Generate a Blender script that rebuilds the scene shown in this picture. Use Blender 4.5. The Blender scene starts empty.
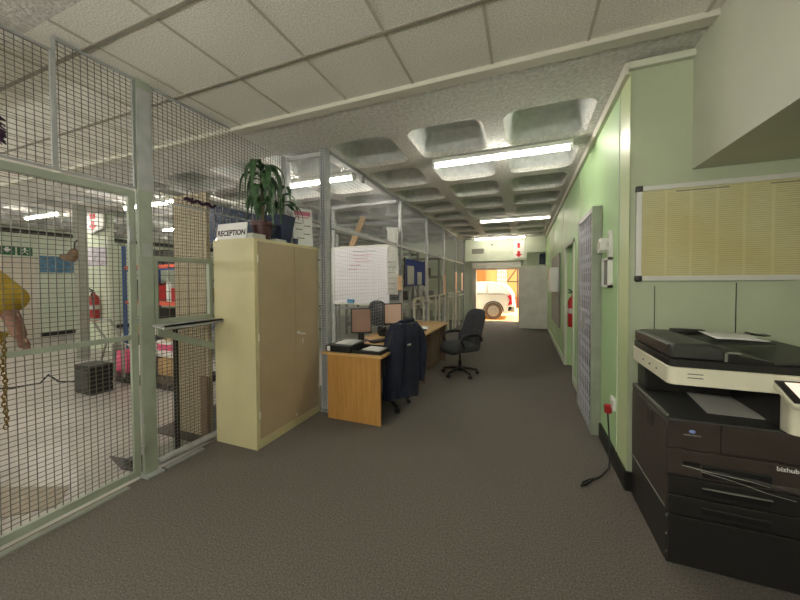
import bpy, bmesh, math, random
from mathutils import Vector, Matrix
random.seed(7)
PI = math.pi
SC = bpy.context.scene
COL = SC.collection
OFF = {}

# ---------------------------------------------------------------- materials
def lin(c):
    return tuple(((v/255)/12.92 if v/255 <= .04045 else ((v/255+.055)/1.055)**2.4) for v in c) + (1,)
def mat(name, rgb, rough=.6, metal=0, var=0, vscale=8, bump=0, bscale=60, emit=0, alpha=1, spec=.5, detail=4, rgb2=None, stretch=None, trans=0):
    m = bpy.data.materials.new(name); m.use_nodes = True
    nt = m.node_tree; b = nt.nodes['Principled BSDF']; L = nt.links.new
    b.inputs['Base Color'].default_value = lin(rgb); b.inputs['Roughness'].default_value = rough
    b.inputs['Metallic'].default_value = metal; b.inputs['Specular IOR Level'].default_value = spec
    tc = nt.nodes.new('ShaderNodeTexCoord'); src = tc.outputs['Object']
    if stretch:
        mp = nt.nodes.new('ShaderNodeMapping'); mp.inputs['Scale'].default_value = stretch
        L(src, mp.inputs['Vector']); src = mp.outputs['Vector']
    if var or rgb2:
        n = nt.nodes.new('ShaderNodeTexNoise'); n.inputs['Scale'].default_value = vscale; n.inputs['Detail'].default_value = detail
        L(src, n.inputs['Vector'])
        r = nt.nodes.new('ShaderNodeValToRGB'); r.color_ramp.elements[0].position = .3; r.color_ramp.elements[1].position = .7
        if rgb2: a, c = rgb, rgb2
        else: a = [max(0, v*(1-var)) for v in rgb]; c = [min(255, v*(1+var)) for v in rgb]
        r.color_ramp.elements[0].color = lin(a); r.color_ramp.elements[1].color = lin(c)
        L(n.outputs['Fac'], r.inputs['Fac']); L(r.outputs['Color'], b.inputs['Base Color'])
    if bump:
        n2 = nt.nodes.new('ShaderNodeTexNoise'); n2.inputs['Scale'].default_value = bscale; n2.inputs['Detail'].default_value = 5
        L(src, n2.inputs['Vector'])
        bp = nt.nodes.new('ShaderNodeBump'); bp.inputs['Strength'].default_value = bump; bp.inputs['Distance'].default_value = .02
        L(n2.outputs['Fac'], bp.inputs['Height']); L(bp.outputs['Normal'], b.inputs['Normal'])
    if emit:
        b.inputs['Emission Color'].default_value = lin(rgb); b.inputs['Emission Strength'].default_value = emit
    if trans: b.inputs['Transmission Weight'].default_value = trans
    if alpha < 1: b.inputs['Alpha'].default_value = alpha
    return m
M = dict(
    carpet=mat('carpet', (78,74,69), .95, rgb2=(122,115,106), vscale=100, bump=.6, bscale=160, detail=6),
    concrete=mat('concrete_floor', (160,154,148), .28, rgb2=(184,178,171), vscale=1.3, bump=.05, bscale=12, detail=8),
    tile=mat('ceiling_tile', (230,228,220), .9, var=.1, vscale=110, bump=.25, bscale=260, detail=2),
    tbar=mat('tile_grid_metal', (148,144,132), .5),
    tbarl=mat('light_grid_metal', (186,182,168), .5),
    trim=mat('cream_trim', (200,198,184), .5),
    rough_conc=mat('rough_concrete', (206,205,200), .95, var=.08, vscale=30, bump=1.0, bscale=45),
    strip=mat('pale_sheen_strip', (192,206,158), .4),
    coffer=mat('smooth_grey_coffer', (194,197,196), .85, var=.05, vscale=14, bump=.3, bscale=40),
    green=mat('green_wall_paint', (172,204,152), .5, var=.02, vscale=2),
    sage=mat('sage_wall_paint', (174,184,156), .55, var=.03, vscale=2),
    sage_l=mat('pale_sage_paint', (198,202,184), .6, var=.03, vscale=2),
    lgreen=mat('pale_green_wall', (204,212,192), .6, var=.03, vscale=2),
    black=mat('black_skirting', (26,25,24), .5),
    galv=mat('galvanised_steel', (166,168,168), .45, .3, var=.05, vscale=12),
    ggreen=mat('green_galvanised_paint', (152,160,144), .5, .1, var=.05, vscale=6),
    wire=mat('mesh_wire', (112,108,98), .5, .5),
    wire2=mat('bright_mesh_wire', (188,190,194), .5, .3),
    cream=mat('cream_cabinet_paint', (192,184,144), .42, var=.03, vscale=3),
    creamd=mat('beige_door_paint', (168,150,122), .38, var=.03, vscale=3),
    oak=mat('desk_oak_veneer', (192,144,80), .45, rgb2=(172,124,62), vscale=5, stretch=(9,9,.7), detail=6),
    oaktop=mat('desk_top_veneer', (216,178,120), .32, rgb2=(202,160,100), vscale=5, stretch=(9,.7,9), detail=6),
    brownp=mat('brown_panel', (120,98,80), .6, var=.08, vscale=6),
    blackpl=mat('black_plastic', (19,19,21), .4, var=.05, vscale=20),
    dgrey=mat('dark_grey_plastic', (44,42,42), .34, var=.04, vscale=14),
    dgrey2=mat('charcoal_plastic', (56,57,54), .4, var=.04, vscale=14),
    copier=mat('dark_brown_copier_plastic', (62,54,50), .28, var=.04, vscale=12, bump=.03, bscale=400),
    copblack=mat('copier_black_plastic', (36,34,33), .33),
    copcream=mat('copier_cream_plastic', (222,218,196), .45),
    copgrey=mat('copier_tray_grey', (120,122,112), .5),
    fabric=mat('charcoal_fabric', (50,51,54), .95, var=.12, vscale=200, bump=.3, bscale=300),
    navy=mat('navy_cloth', (20,25,40), .9, rgb2=(29,36,55), vscale=9, bump=.3, bscale=40),
    bdoor=mat('grey_lavender_door', (112,112,124), .5),
    trimw=mat('pale_lavender_enamel', (196,196,206), .4),
    white=mat('white_plastic', (226,226,220), .45),
    paper=mat('white_paper', (224,224,222), .7),
    paper2=mat('grey_paper', (182,182,174), .7),
    board=mat('whiteboard_face', (222,220,226), .3),
    blue=mat('blue_felt', (40,62,132), .9),
    blueu=mat('blue_steel', (36,84,156), .5),
    orange=mat('salmon_red_steel', (214,96,76), .5),
    red=mat('red_paint', (160,30,32), .4),
    dred=mat('dark_red_plastic', (112,34,40), .5),
    pink=mat('pink_plastic', (222,84,128), .4),
    tan=mat('tan_perforated_sheet', (186,174,148), .7, var=.06, vscale=40),
    greymet=mat('grey_column_paint', (140,142,132), .6, var=.05, vscale=8),
    terr=mat('dark_maroon_pot', (74,40,42), .45),
    bluepot=mat('dark_blue_pot', (34,46,74), .5),
    leaf=mat('dracaena_leaf', (38,66,42), .45, rgb2=(70,104,62), vscale=22),
    stem=mat('plant_stem', (92,84,58), .8),
    soil=mat('potting_soil', (44,34,26), .95),
    screen2=mat('pale_screen_reflection', (206,176,162), .3),  # pale pink reflection painted into the screen colour
    screen=mat('brown_screen_reflection', (150,120,106), .25, var=.04, vscale=4),  # brown is a reflection painted on a switched-off screen
    alu=mat('aluminium_frame', (212,212,206), .4, .2),
    skin=mat('brown_skin', (120,80,62), .6, var=.05, vscale=12),
    yellow=mat('mustard_yellow_cloth', (178,148,46), .9, var=.08, vscale=10),
    hair=mat('black_hair', (20,18,18), .8),
    trouser=mat('dark_trouser_cloth', (40,42,50), .9),
    eye=mat('eye_white', (220,216,208), .4),
    purple=mat('dark_purple_fibre', (54,30,52), .95),
    leather=mat('brown_leather', (104,80,54), .7, var=.15, vscale=14),
    chainm=mat('brassy_chain_steel', (120,98,44), .4, .7),
    cardboard=mat('cardboard', (176,146,104), .8, var=.06, vscale=9),
    wood=mat('pale_plank_wood', (206,172,128), .7, var=.1, vscale=12),
    greenb=mat('green_glass', (30,86,52), .25),
    teal=mat('blue_strip_plastic', (14,26,56), .5, rgb2=(34,64,104), vscale=5, stretch=(14,1,.3)),
    carw=mat('white_car_paint', (240,236,232), .25),
    carg=mat('car_window_glass', (214,210,204), .1),
    tyre=mat('tyre_rubber', (104,88,78), .8),
    rim=mat('wheel_rim', (190,184,176), .35, .5),
    tail=mat('tail_light_red', (210,20,44), .3),
    yard=mat('yard_paving', (206,160,100), .9, rgb2=(190,146,88), vscale=2),
    ywall=mat('yard_wall_plaster', (186,138,84), .9, var=.05, vscale=2),
    owall=mat('orange_plaster', (176,86,36), .9, var=.05, vscale=2),
    redsign=mat('sign_red', (206,36,48), .5),
    signgreen=mat('sign_green', (22,92,58), .5),
    poster=mat('sea_photo_poster', (44,84,118), .6, rgb2=(104,150,176), vscale=7, stretch=(1,1,4)),
    peach=mat('peach_paper', (236,198,172), .7),
    blinkt=mat('tube_on', (255,249,236), .5, emit=34),
    pend_fill=mat('added_pendant_tube', (255,250,240), .5, emit=74),
    tube_dim=mat('tube_low', (255,244,226), .5, emit=22),
    tube_off=mat('tube_added_glow', (250,240,224), .5, emit=8),
    shutter=mat('grey_shutter_steel', (190,188,178), .5, .1),
    leafdoor=mat('grey_steel_door', (230,228,220), .55, var=.05, vscale=3),
    speaker=mat('dark_blue_plastic', (48,56,76), .6),
    ink=mat('black_ink', (26,26,30), .7),
    inkg=mat('faded_grey_ink', (120,120,112), .8),
    inkr=mat('red_marker', (206,120,150), .7),
    bluemark=mat('blue_plastic', (50,130,180), .5),
)
def chart_mat():
    m = mat('chart_print', (168,160,112), .5)
    nt = m.node_tree; L = nt.links.new; b = nt.nodes['Principled BSDF']
    tc = nt.nodes.new('ShaderNodeTexCoord'); sp = nt.nodes.new('ShaderNodeSeparateXYZ'); L(tc.outputs['Object'], sp.inputs[0])
    def mth(op, a, v=None, c=None):
        n = nt.nodes.new('ShaderNodeMath'); n.operation = op
        for i, s in enumerate((a, v, c)):
            if s is None: continue
            if isinstance(s, (int, float)): n.inputs[i].default_value = s
            else: L(s, n.inputs[i])
        return n.outputs[0]
    col = mth('FRACT', mth('MULTIPLY', sp.outputs['X'], 1/.137))
    gap = mth('GREATER_THAN', mth('ABSOLUTE', mth('SUBTRACT', col, .5)), .44)
    line = mth('GREATER_THAN', mth('FRACT', mth('MULTIPLY', sp.outputs['Z'], 1/.0135)), .5)
    nz = nt.nodes.new('ShaderNodeTexNoise'); nz.inputs['Scale'].default_value = 16; mp = nt.nodes.new('ShaderNodeMapping')
    mp.inputs['Scale'].default_value = (1, 1, 5); L(tc.outputs['Object'], mp.inputs['Vector']); L(mp.outputs['Vector'], nz.inputs['Vector'])
    dark = mth('MULTIPLY', mth('MULTIPLY', line, mth('SUBTRACT', 1, gap)), mth('MULTIPLY', nz.outputs['Fac'], .9))
    mx = nt.nodes.new('ShaderNodeMix'); mx.data_type = 'RGBA'; L(dark, mx.inputs['Factor'])
    n3 = nt.nodes.new('ShaderNodeTexNoise'); n3.inputs['Scale'].default_value = 2; L(tc.outputs['Object'], n3.inputs['Vector'])
    rp = nt.nodes.new('ShaderNodeValToRGB'); rp.color_ramp.elements[0].color = lin((196,186,134)); rp.color_ramp.elements[1].color = lin((206,204,164))
    rp.color_ramp.elements[0].position = .35; rp.color_ramp.elements[1].position = .65
    L(n3.outputs['Fac'], rp.inputs['Fac']); L(rp.outputs['Color'], mx.inputs['A']); mx.inputs['B'].default_value = lin((158,148,104))
    L(mx.outputs['Result'], b.inputs['Base Color'])
    return m
M['chart'] = chart_mat()

# ---------------------------------------------------------------- mesh helpers
class MB:
    def __init__(s): s.bm = bmesh.new()
    def box(s, x0, x1, y0, y1, z0, z1, rot=None, piv=None, bev=0):
        t = bmesh.new()
        bmesh.ops.create_cube(t, size=1)
        for v in t.verts: v.co = Vector(((x0+x1)/2+v.co.x*(x1-x0), (y0+y1)/2+v.co.y*(y1-y0), (z0+z1)/2+v.co.z*(z1-z0)))
        if bev: bmesh.ops.bevel(t, geom=list(t.edges), offset=bev, segments=3, affect='EDGES', profile=.5)
        if rot is not None:
            p = Vector(piv) if piv else Vector(((x0+x1)/2, (y0+y1)/2, (z0+z1)/2))
            for v in t.verts: v.co = p + rot @ (v.co-p)
        s._merge(t); return s
    def _merge(s, t):
        me = bpy.data.meshes.new('tmp'); t.to_mesh(me); t.free(); s.bm.from_mesh(me); bpy.data.meshes.remove(me)
    def tube(s, pts, r, seg=8, closed=False):
        pts = [Vector(p) for p in pts]; n = len(pts); rings = []
        rr = r if isinstance(r, (list, tuple)) else [r]*n
        up = None
        for i, p in enumerate(pts):
            if closed: d = pts[(i+1) % n]-pts[i-1]
            else: d = pts[min(i+1, n-1)]-pts[max(i-1, 0)]
            d.normalize()
            if up is None: up = Vector((0,0,1)) if abs(d.z) < .9 else Vector((1,0,0))
            a = d.cross(up)
            if a.length < 1e-4: a = d.cross(Vector((0,1,0)))
            a.normalize(); b = a.cross(d).normalized(); up = b
            rings.append([s.bm.verts.new(p+rr[i]*(math.cos(2*PI*k/seg)*a+math.sin(2*PI*k/seg)*b)) for k in range(seg)])
        for i in range(n if closed else n-1):
            A, B = rings[i], rings[(i+1) % n]
            for k in range(seg): s.bm.faces.new((A[k], A[(k+1) % seg], B[(k+1) % seg], B[k]))
        if not closed:
            s.bm.faces.new(rings[0][::-1]); s.bm.faces.new(rings[-1])
        return s
    def lathe(s, c, prof, seg=24, sx=1, sy=1):
        c = Vector(c); rings = []
        for r, z in prof:
            rings.append([s.bm.verts.new(c+Vector((r*sx*math.cos(2*PI*k/seg), r*sy*math.sin(2*PI*k/seg), z))) for k in range(seg)])
        for A, B in zip(rings, rings[1:]):
            for k in range(seg): s.bm.faces.new((A[k], A[(k+1) % seg], B[(k+1) % seg], B[k]))
        s.bm.faces.new(rings[0][::-1]); s.bm.faces.new(rings[-1]); return s
    def prism(s, poly, d, off=(0,0,0)):
        # poly: list of 3D points, d: extrude vector
        d = Vector(d); A = [s.bm.verts.new(Vector(p)) for p in poly]; B = [s.bm.verts.new(Vector(p)+d) for p in poly]; n = len(A)
        s.bm.faces.new(A); s.bm.faces.new(B[::-1])
        for k in range(n): s.bm.faces.new((A[k], A[(k+1) % n], B[(k+1) % n], B[k]))
        return s
    def sheet(s, grid, th=0):
        V = [[s.bm.verts.new(Vector(p)) for p in row] for row in grid]
        for i in range(len(V)-1):
            for j in range(len(V[0])-1): s.bm.faces.new((V[i][j], V[i][j+1], V[i+1][j+1], V[i+1][j]))
        return s
    def ball(s, c, r, sx=1, sy=1, sz=1, u=16, v=10):
        t = bmesh.new(); bmesh.ops.create_uvsphere(t, u_segments=u, v_segments=v, radius=r)
        for w in t.verts: w.co = Vector((w.co.x*sx, w.co.y*sy, w.co.z*sz))+Vector(c)
        s._merge(t); return s
    def build(s, name, m, parent=None, smooth=False, bevel=0, solid=0, subsurf=0):
        bmesh.ops.recalc_face_normals(s.bm, faces=s.bm.faces)
        me = bpy.data.meshes.new(name); 
        if parent is None:
            xs = [v.co for v in s.bm.verts]
            o0 = Vector(((min(v.x for v in xs)+max(v.x for v in xs))/2, (min(v.y for v in xs)+max(v.y for v in xs))/2, min(v.z for v in xs)))
        else: o0 = OFF[parent]
        for v in s.bm.verts: v.co -= o0
        if smooth:
            for f in s.bm.faces: f.smooth = True
        s.bm.to_mesh(me); s.bm.free()
        if smooth:
            try: me.set_sharp_from_angle(angle=math.radians(40))
            except Exception: pass
        o = bpy.data.objects.new(name, me); COL.objects.link(o)
        ms = m if isinstance(m, (list, tuple)) else [m]
        for q in ms: me.materials.append(M[q] if isinstance(q, str) else q)
        if parent is None: o.location = o0; OFF[o] = o0.copy()
        else: o.parent = parent; OFF[o] = o0
        if solid:
            d = o.modifiers.new('thickness', 'SOLIDIFY'); d.thickness = solid; d.offset = 0
        if subsurf:
            d = o.modifiers.new('smooth', 'SUBSURF'); d.levels = d.render_levels = subsurf
        if bevel:
            d = o.modifiers.new('edges', 'BEVEL'); d.width = bevel; d.segments = 2; d.limit_method = 'ANGLE'
        return o
def tag(o, label, cat, group=None, kind=None):
    if label: o['label'] = label
    if cat: o['category'] = cat
    if group: o['group'] = group
    if kind: o['kind'] = kind
    return o
def thing(name, label, cat, loc, group=None):
    o = bpy.data.objects.new(name, None); COL.objects.link(o); o.location = loc; o.empty_display_size = .1
    OFF[o] = Vector(loc); return tag(o, label, cat, group)
def struct(name, mb, m, **k):
    o = mb.build(name, m, **k)
    if o.parent is None: o['kind'] = 'structure'
    return o
def one(name, mb, m, label, cat, group=None, **k): return tag(mb.build(name, m, **k), label, cat, group)
def kids(o): return [c for c in bpy.data.objects if c.parent == o]
def copy_tree(o, parent=None):
    c = o.copy(); COL.objects.link(c); OFF[c] = OFF[o]
    if parent: c.parent = parent
    for ch in kids(o): copy_tree(ch, c)
    return c
def shift(o, d): o.location = Vector(o.location)+Vector(d)
def text(name, body, size, loc, rot, m, parent=None, ext=.0008, sx=1, bold=0):
    cu = bpy.data.curves.new(name, 'FONT'); cu.body = body; cu.size = size; cu.extrude = ext; cu.offset = bold
    cu.align_x = 'CENTER'; cu.align_y = 'CENTER'; cu.resolution_u = 3
    cu.materials.append(M[m]); o = bpy.data.objects.new(name, cu); COL.objects.link(o)
    o.parent = parent; o.location = Vector(loc)-(OFF[parent] if parent else Vector()); o.rotation_euler = rot; o.scale = (sx, 1, 1)
    bpy.context.view_layer.update(); me = bpy.data.meshes.new_from_object(o.evaluated_get(bpy.context.evaluated_depsgraph_get()))
    o2 = bpy.data.objects.new(name, me); COL.objects.link(o2); o2.parent = parent; o2.location = o.location; o2.rotation_euler = rot; o2.scale = (sx, 1, 1)
    bpy.data.objects.remove(o); o2.name = name; o = o2
    OFF[o] = OFF[parent] if parent else Vector(loc)
    return o
RX = lambda a: Matrix.Rotation(math.radians(a), 3, 'X')
RY = lambda a: Matrix.Rotation(math.radians(a), 3, 'Y')
RZ = lambda a: Matrix.Rotation(math.radians(a), 3, 'Z')

# ---------------------------------------------------------------- setting
CZ = 3.12; WX = .71; GX = -2.81; JX = -2.17; EY = 12.6; LX = -13.0
struct('floor', MB().box(GX, 3.2, -3.5, EY+.25, -.1, 0), 'carpet')
struct('floor', MB().box(LX-.2, GX, -3.5, EY+.25, -.1, -.002), 'concrete')
struct('trim_1', MB().box(-2.78, -2.73, -1.5, 1.45, 0, .010), 'greymet')
# tiled ceiling panel field
m = MB(); m.box(LX-.2, 3.2, 1.05, 2.49, CZ, CZ+.1); c1 = struct('ceiling', m, 'tile')
m = MB()
x = -1.44+.61*7
while x > LX: m.box(x-.009, x+.009, 1.05, 2.44, CZ-.006, CZ); x -= .61
m.build('tile_grid', 'tbarl', c1); m = MB()
for y in (1.27, 1.88): m.box(LX, 3.2, y-.012, y+.012, CZ-.007, CZ)
m.build('tile_grid', 'tbar', c1)
struct('trim_2', MB().box(LX, 3.2, 2.44, 2.53, CZ-.035, CZ+.05, bev=.006), 'trim')
# coffered concrete ceiling
m = MB(); bm = m.bm
px = .98; py = 1.0; x0c = WX; y0c = 2.53; NX = 14; NY = 11
def ring(cx, cy, hx, hy, r, z, n=5):
    out = []
    for (sx, sy, a0) in ((1,1,0), (-1,1,90), (-1,-1,180), (1,-1,270)):
        for k in range(n):
            a = math.radians(a0+90*k/(n-1)); out.append(bm.verts.new((cx+sx*(hx-r)+r*math.cos(a), cy+sy*(hy-r)+r*math.sin(a), z)))
    return out
ys = [2.53]+[3.04+py*j for j in range(10)]  # cells from 3.04..; strip 2.53-3.04 is flat
def q(a, b, c, d, z): bm.faces.new([bm.verts.new(Vector((p[0], p[1], z))) for p in (a, b, c, d)])
xl = x0c-.02-px*NX
q((xl-.1,2.53), (3.2,2.53), (3.2,3.04), (xl-.1,3.04), CZ-.02)
for i in range(NX):
    for j in range(10):
        xa = x0c-.02-px*(i+1); xb = xa+px; ya = 3.04+py*j; yb = ya+py; cx = (xa+xb)/2; cy = (ya+yb)/2; z = CZ-.02
        R0 = ring(cx, cy, .395, .40, .15, z); R1 = ring(cx, cy, .37, .375, .15, z+.05); R2 = ring(cx, cy, .30, .30, .12, z+.22); R3 = ring(cx, cy, .27, .27, .1, z+.25)
        cor = [bm.verts.new(p) for p in ((xb,yb,z), (xa,yb,z), (xa,ya,z), (xb,ya,z))]
        n = 5
        for c in range(4):
            seg = R0[c*n:(c+1)*n]
            for k in range(n-1): bm.faces.new((cor[c], seg[k+1], seg[k]))
            nxt = R0[((c+1)*n) % len(R0)]
            bm.faces.new((cor[c], cor[(c+1) % 4], nxt, seg[-1]))
        for A, B in ((R0,R1), (R1,R2), (R2,R3)):
            for k in range(len(A)):
                fc = bm.faces.new((A[k], A[(k+1) % len(A)], B[(k+1) % len(A)], B[k])); fc.material_index = 0 if A is R0 else 1
        bm.faces.new(R3).material_index = 1
q((WX-.02,3.04), (3.2,3.04), (3.2,EY), (WX-.02,EY), CZ-.02)
o = struct('ceiling', m, ['rough_conc', 'coffer'], smooth=True)
struct('ceiling', MB().box(LX-.2, 3.2, -3.5, EY+.3, CZ+.3, CZ+.4), 'rough_conc')
struct('ceiling', MB().box(LX-.2, 3.2, -3.5, 1.05, CZ, CZ+.1), 'rough_conc')
struct('trim_3', MB().box(LX, GX-.3, .55, .85, CZ-.22, CZ), 'rough_conc')
struct('wall_back', MB().box(LX-.2, 3.2, -3.6, -3.5, -.1, CZ+.3), 'sage_l')
struct('wall_left', MB().box(LX-.2, LX, -3.5, EY+.2, -.1, CZ+.3), 'lgreen')
struct('baseboard_left', MB().box(LX, LX+.03, -3.5, EY, 0, .12), 'black')
struct('wall_right', MB().box(2.75, 2.95, -3.5, 2.75, -.1, CZ+.3), 'sage')
# corridor right wall with doorway recess (y 5.55-6.55)
m = MB(); m.box(WX, WX+.25, 2.765, 5.45, -.1, CZ+.3); m.box(WX, WX+.25, 6.5, EY+.2, -.1, CZ+.3); m.box(WX, WX+.25, 5.45, 6.5, 2.12, CZ+.3)
wr = struct('wall_corridor', m, 'green')
m = MB()
for y in (3.04, 4.95, 6.9, 8.6, 10.3): m.box(WX-.004, WX+.001, y-.008, y+.008, .12, CZ-.06)
m.build('joint_cover', 'lgreen', wr)
dr = struct('door_1', MB().box(WX+.1, WX+.14, 5.45, 6.5, 0, 2.12), 'sage_l')
MB().box(WX-.02, WX+.02, 5.40, 5.46, 0, 2.16).box(WX-.02, WX+.02, 6.48, 6.54, 0, 2.16).box(WX-.02, WX+.02, 5.40, 6.54, 2.12, 2.18).build('door_frame', 'lgreen', dr)
struct('wall_facing', MB().box(WX, 2.95, 2.752, 3.0, -.1, CZ+.3), 'sage')
struct('corner_sheen', MB().box(WX-.004, WX+.003, 2.752, 2.99, .14, CZ-.09), 'strip')  # paler strip paints the glossy sheen on the wall beside the corner
struct('trim_5', MB().box(1.3-.002, 1.3+.002, 2.748, 2.753, 0, 1.52).box(.86,.864,2.749,2.753,0,1.5), 'black')
struct('trim_6', MB().box(WX-.02, 1.06, 2.71, 2.752, CZ-.09, CZ-.045, bev=.005), 'sage_l')
struct('trim_7', MB().box(WX-.035, WX, 2.76, EY, CZ-.10, CZ-.02), 'trim')
struct('wall_bulkhead', MB().box(1.06, 2.95, -3.5, 2.752, 2.29, CZ+.2), 'sage_l')
struct('baseboard_right', MB().box(WX-.02, WX, 2.745, 3.6, 0, .14), 'black')
struct('baseboard_corridor', MB().box(WX-.025, WX, 4.6, 5.40, 0, .1).box(WX-.025, WX, 6.54, 10.95, 0, .1), 'sage_l')
struct('baseboard_facing', MB().box(WX-.015, 2.75, 2.735, 2.752, 0, .14), 'black')
# end wall with doorway
m = MB(); m.box(LX-.2, -1.76, EY, EY+.25, -.1, CZ+.3); m.box(-.14, 3.2, EY, EY+.25, -.1, CZ+.3); m.box(-1.76, -.14, EY, EY+.25, 2.0, CZ+.3)
struct('wall_end', m, 'lgreen')
h = struct('wall_header', MB().box(-2.1, .09, 12.25, EY, 2.28, CZ), 'lgreen')
struct('trim_8', MB().box(.03, .09, 12.25, EY, 2.0, 2.28), 'lgreen')
struct('trim_9', MB().box(-1.86, -1.72, 12.45, EY+.05, 0, 2.0).box(-.19, -.08, 12.45, EY+.05, 0, 2.0), 'shutter')
r = thing('roller_shutter', 'grey steel roller shutter box above the bright outside doorway', 'roller shutter', (-.95, 12.45, 1.98))
MB().box(-1.86, -.08, 12.3, 12.58, 2.0, 2.28, bev=.02).build('shutter_box', 'shutter', r)
m = MB()
for k in range(3): m.box(-1.76, -.14, 12.5+.0, 12.53, 1.96+.035*k, 1.99+.035*k)
m.build('shutter_slats', 'shutter', r)
one('ventilation_grille', MB().box(-1.84, -1.40, 12.235, 12.25, 2.57, 2.75), 'inkg', 'grey ventilation grille on the pale header over the outside doorway', 'grille')
sg = thing('exit_sign', 'white hanging sign with red extinguisher symbol and red down arrow at corridor end', 'sign', (-.17, 12.2, 2.36))
MB().box(-.36, -.0, 12.2, 12.22, 2.36, 2.97).build('panel', 'white', sg)
def arrow(mb, x, y, z, w, hh, d=-.006):
    mb.prism([(x-w*.2,y,z+hh/2), (x+w*.2,y,z+hh/2), (x+w*.2,y,z), (x+w/2,y,z), (x,y,z-hh/2), (x-w/2,y,z), (x-w*.2,y,z)], (0,d,0)); return mb
m = MB(); arrow(m, -.18, 12.199, 2.5, .24, .22); m.build('red_arrow', 'redsign', sg)
MB().box(-.22, -.14, 12.193, 12.199, 2.72, 2.9).box(-.24, -.12, 12.193, 12.199, 2.84, 2.86).build('red_symbol', 'redsign', sg)
one('camera_sensor', MB().ball((-1.11,12.23,2.88), .03), 'blackpl', 'small black dome sensor on the pale header over the doorway', 'sensor', smooth=True)
# grey steel door leaf near far end
d = struct('door_3', MB().box(-.13, .69, 11.0, 11.05, .01, 2.02, bev=.004), 'leafdoor')
MB().box(-.09, .0, 10.96, 11.0, .98, 1.01).build('door_handle', 'alu', d)
for zz in (.3, 1.6): MB().box(.675, .7, 10.985, 11.0, zz, zz+.12).build('hinge', 'alu', d)
one('loudspeaker', MB().box(.52, .70, 12.3, 12.59, 2.14, 2.5, bev=.03), 'speaker', 'dark blue box speaker high on the far end wall by the corner', 'speaker', smooth=True)
struct('wall_partition', MB().box(.09, WX, 12.1, 12.2, 2.55, CZ), 'lgreen')

# ---------------------------------------------------------------- ceiling lights
def tube_light(x0, x1, y, z, label, tm='blinkt', hb=.06, drop=0):
    t = thing('fluorescent_light', label, 'light', ((x0+x1)/2, y, z-.03), 'fluorescent batten lights on the concrete ribs')
    MB().box(x0, x1, y-hb, y+hb, z+.02+drop, z+.065+drop, bev=.004).build('batten', 'white', t)
    MB().box(x0, x0+.03, y-.03, y+.03, z-.03, z+.03+drop).build('end_cap', 'white', t)
    MB().box(x1-.03, x1, y-.03, y+.03, z-.03, z+.03+drop).build('end_cap', 'white', t)
    MB().tube([(x0+.03,y,z-.005), (x1-.03,y,z-.005)], .019, 10).build('tube', tm, t, smooth=True)
    if drop:
        for xx in (x0+.3, x1-.3): MB().tube([(xx,y,z+.06+drop), (xx,y,CZ)], .004, 6).build('hanger', 'galv', t)
    return t
LZ = 3.035
tube_light(-1.1, .5, 4.05, LZ, 'long lit tube light across the corridor ceiling, nearest and largest in view')
tube_light(-1.05, .58, 8.3, LZ, 'second tube light with an added dim glow across the corridor ceiling, between nearest and doorway one', 'tube_off')  # tube is off; faint glow added to lift the far corridor
tube_light(-1.66, .05, 11.65, LZ, 'far tube light on the ceiling just above the doorway header', 'tube_dim')
tube_light(-3.8, -2.27, 4.05, LZ, 'lit tube light seen behind the potted plants and corner post')
tube_light(-7.5, -5.95, 4.0, LZ, 'lit tube light just right of the tall green gate post')
tube_light(-10.7, -9.25, 3.75, LZ, 'lit tube light farthest left, beside the grey column')
tube_light(-11.5, -9.9, 8.05, LZ, 'far left tube light added to brighten the workshop, beyond the columns')  # extra lamp added to brighten the workshop floor
tube_light(-9.6, -8.1, 6.05, LZ, 'tube light added to brighten the workshop, behind the broad green column')  # another lamp added for a brighter workshop, set behind the column
for nm, lx, ly in (('a', -1.6, -1.3), ('b', -7, -.6), ('c', .6, -1.3), ('d', -4.6, -.8), ('e', -9.6, -.6)):  # unseen pendants added to light the tile ceiling and the workshop
    tube_light(lx-.75, lx+.75, ly, 2.3, {'a':'added unseen tube light behind the viewer over the carpet by the gate', 'b':'added unseen tube light behind the viewer over the workshop floor', 'c':'added unseen tube light behind the viewer over the copier aisle', 'd':'added unseen tube light behind the viewer just inside the workshop', 'e':'added unseen tube light behind the viewer deep in the workshop'}[nm], 'pend_fill', .012, .08)

# ---------------------------------------------------------------- mesh cage, plane x = GX
def mesh_yz(x, y0, y1, z0, z1, p=.038, r=.0018, pz=None):
    m = MB(); y = y0+p/2; pz = pz or p*.82
    while y < y1: m.box(x-r, x+r, y-r, y+r, z0, z1); y += p
    z = z0+pz/2
    while z < z1: m.box(x-r+.003, x+r+.003, y0, y1, z-r, z+r); z += pz
    return m
def mesh_xz(y, x0, x1, z0, z1, p=.042, r=.0018):
    m = MB(); x = x0+p/2
    while x < x1: m.box(x-r, x+r, y-r, y+r, z0, z1); x += p
    z = z0+p/2
    while z < z1: m.box(x0, x1, y-r+.003, y+r+.003, z-r, z+r); z += p
    return m
g = thing('mesh_gate', 'wide wire mesh gate in a pale green steel frame, left of the tall post', 'gate', (GX, .8, .02))
fr = MB(); gy0, gy1 = -.15, 1.56
for (a, b, c, dd) in ((gy0, gy0+.04, .08, 2.20), (gy1-.045, gy1, .08, 2.20), (gy0, gy1, .03, .08), (gy0, gy1, 2.20, 2.25)): fr.box(GX-.012, GX+.015, a, b, c, dd)
fr.build('frame', 'ggreen', g)
MB().box(GX-.010, GX+.012, gy0+.04, gy1-.045, 1.105, 1.14).build('mid_rail', 'ggreen', g)
mesh_yz(GX-.012, gy0+.03, gy1-.03, .06, 2.22).build('wire_mesh', 'wire', g)
MB().box(GX+.012, GX+.03, gy1-.05, gy1-.02, 1.85, 1.97).build('latch', 'galv', g)
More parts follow.
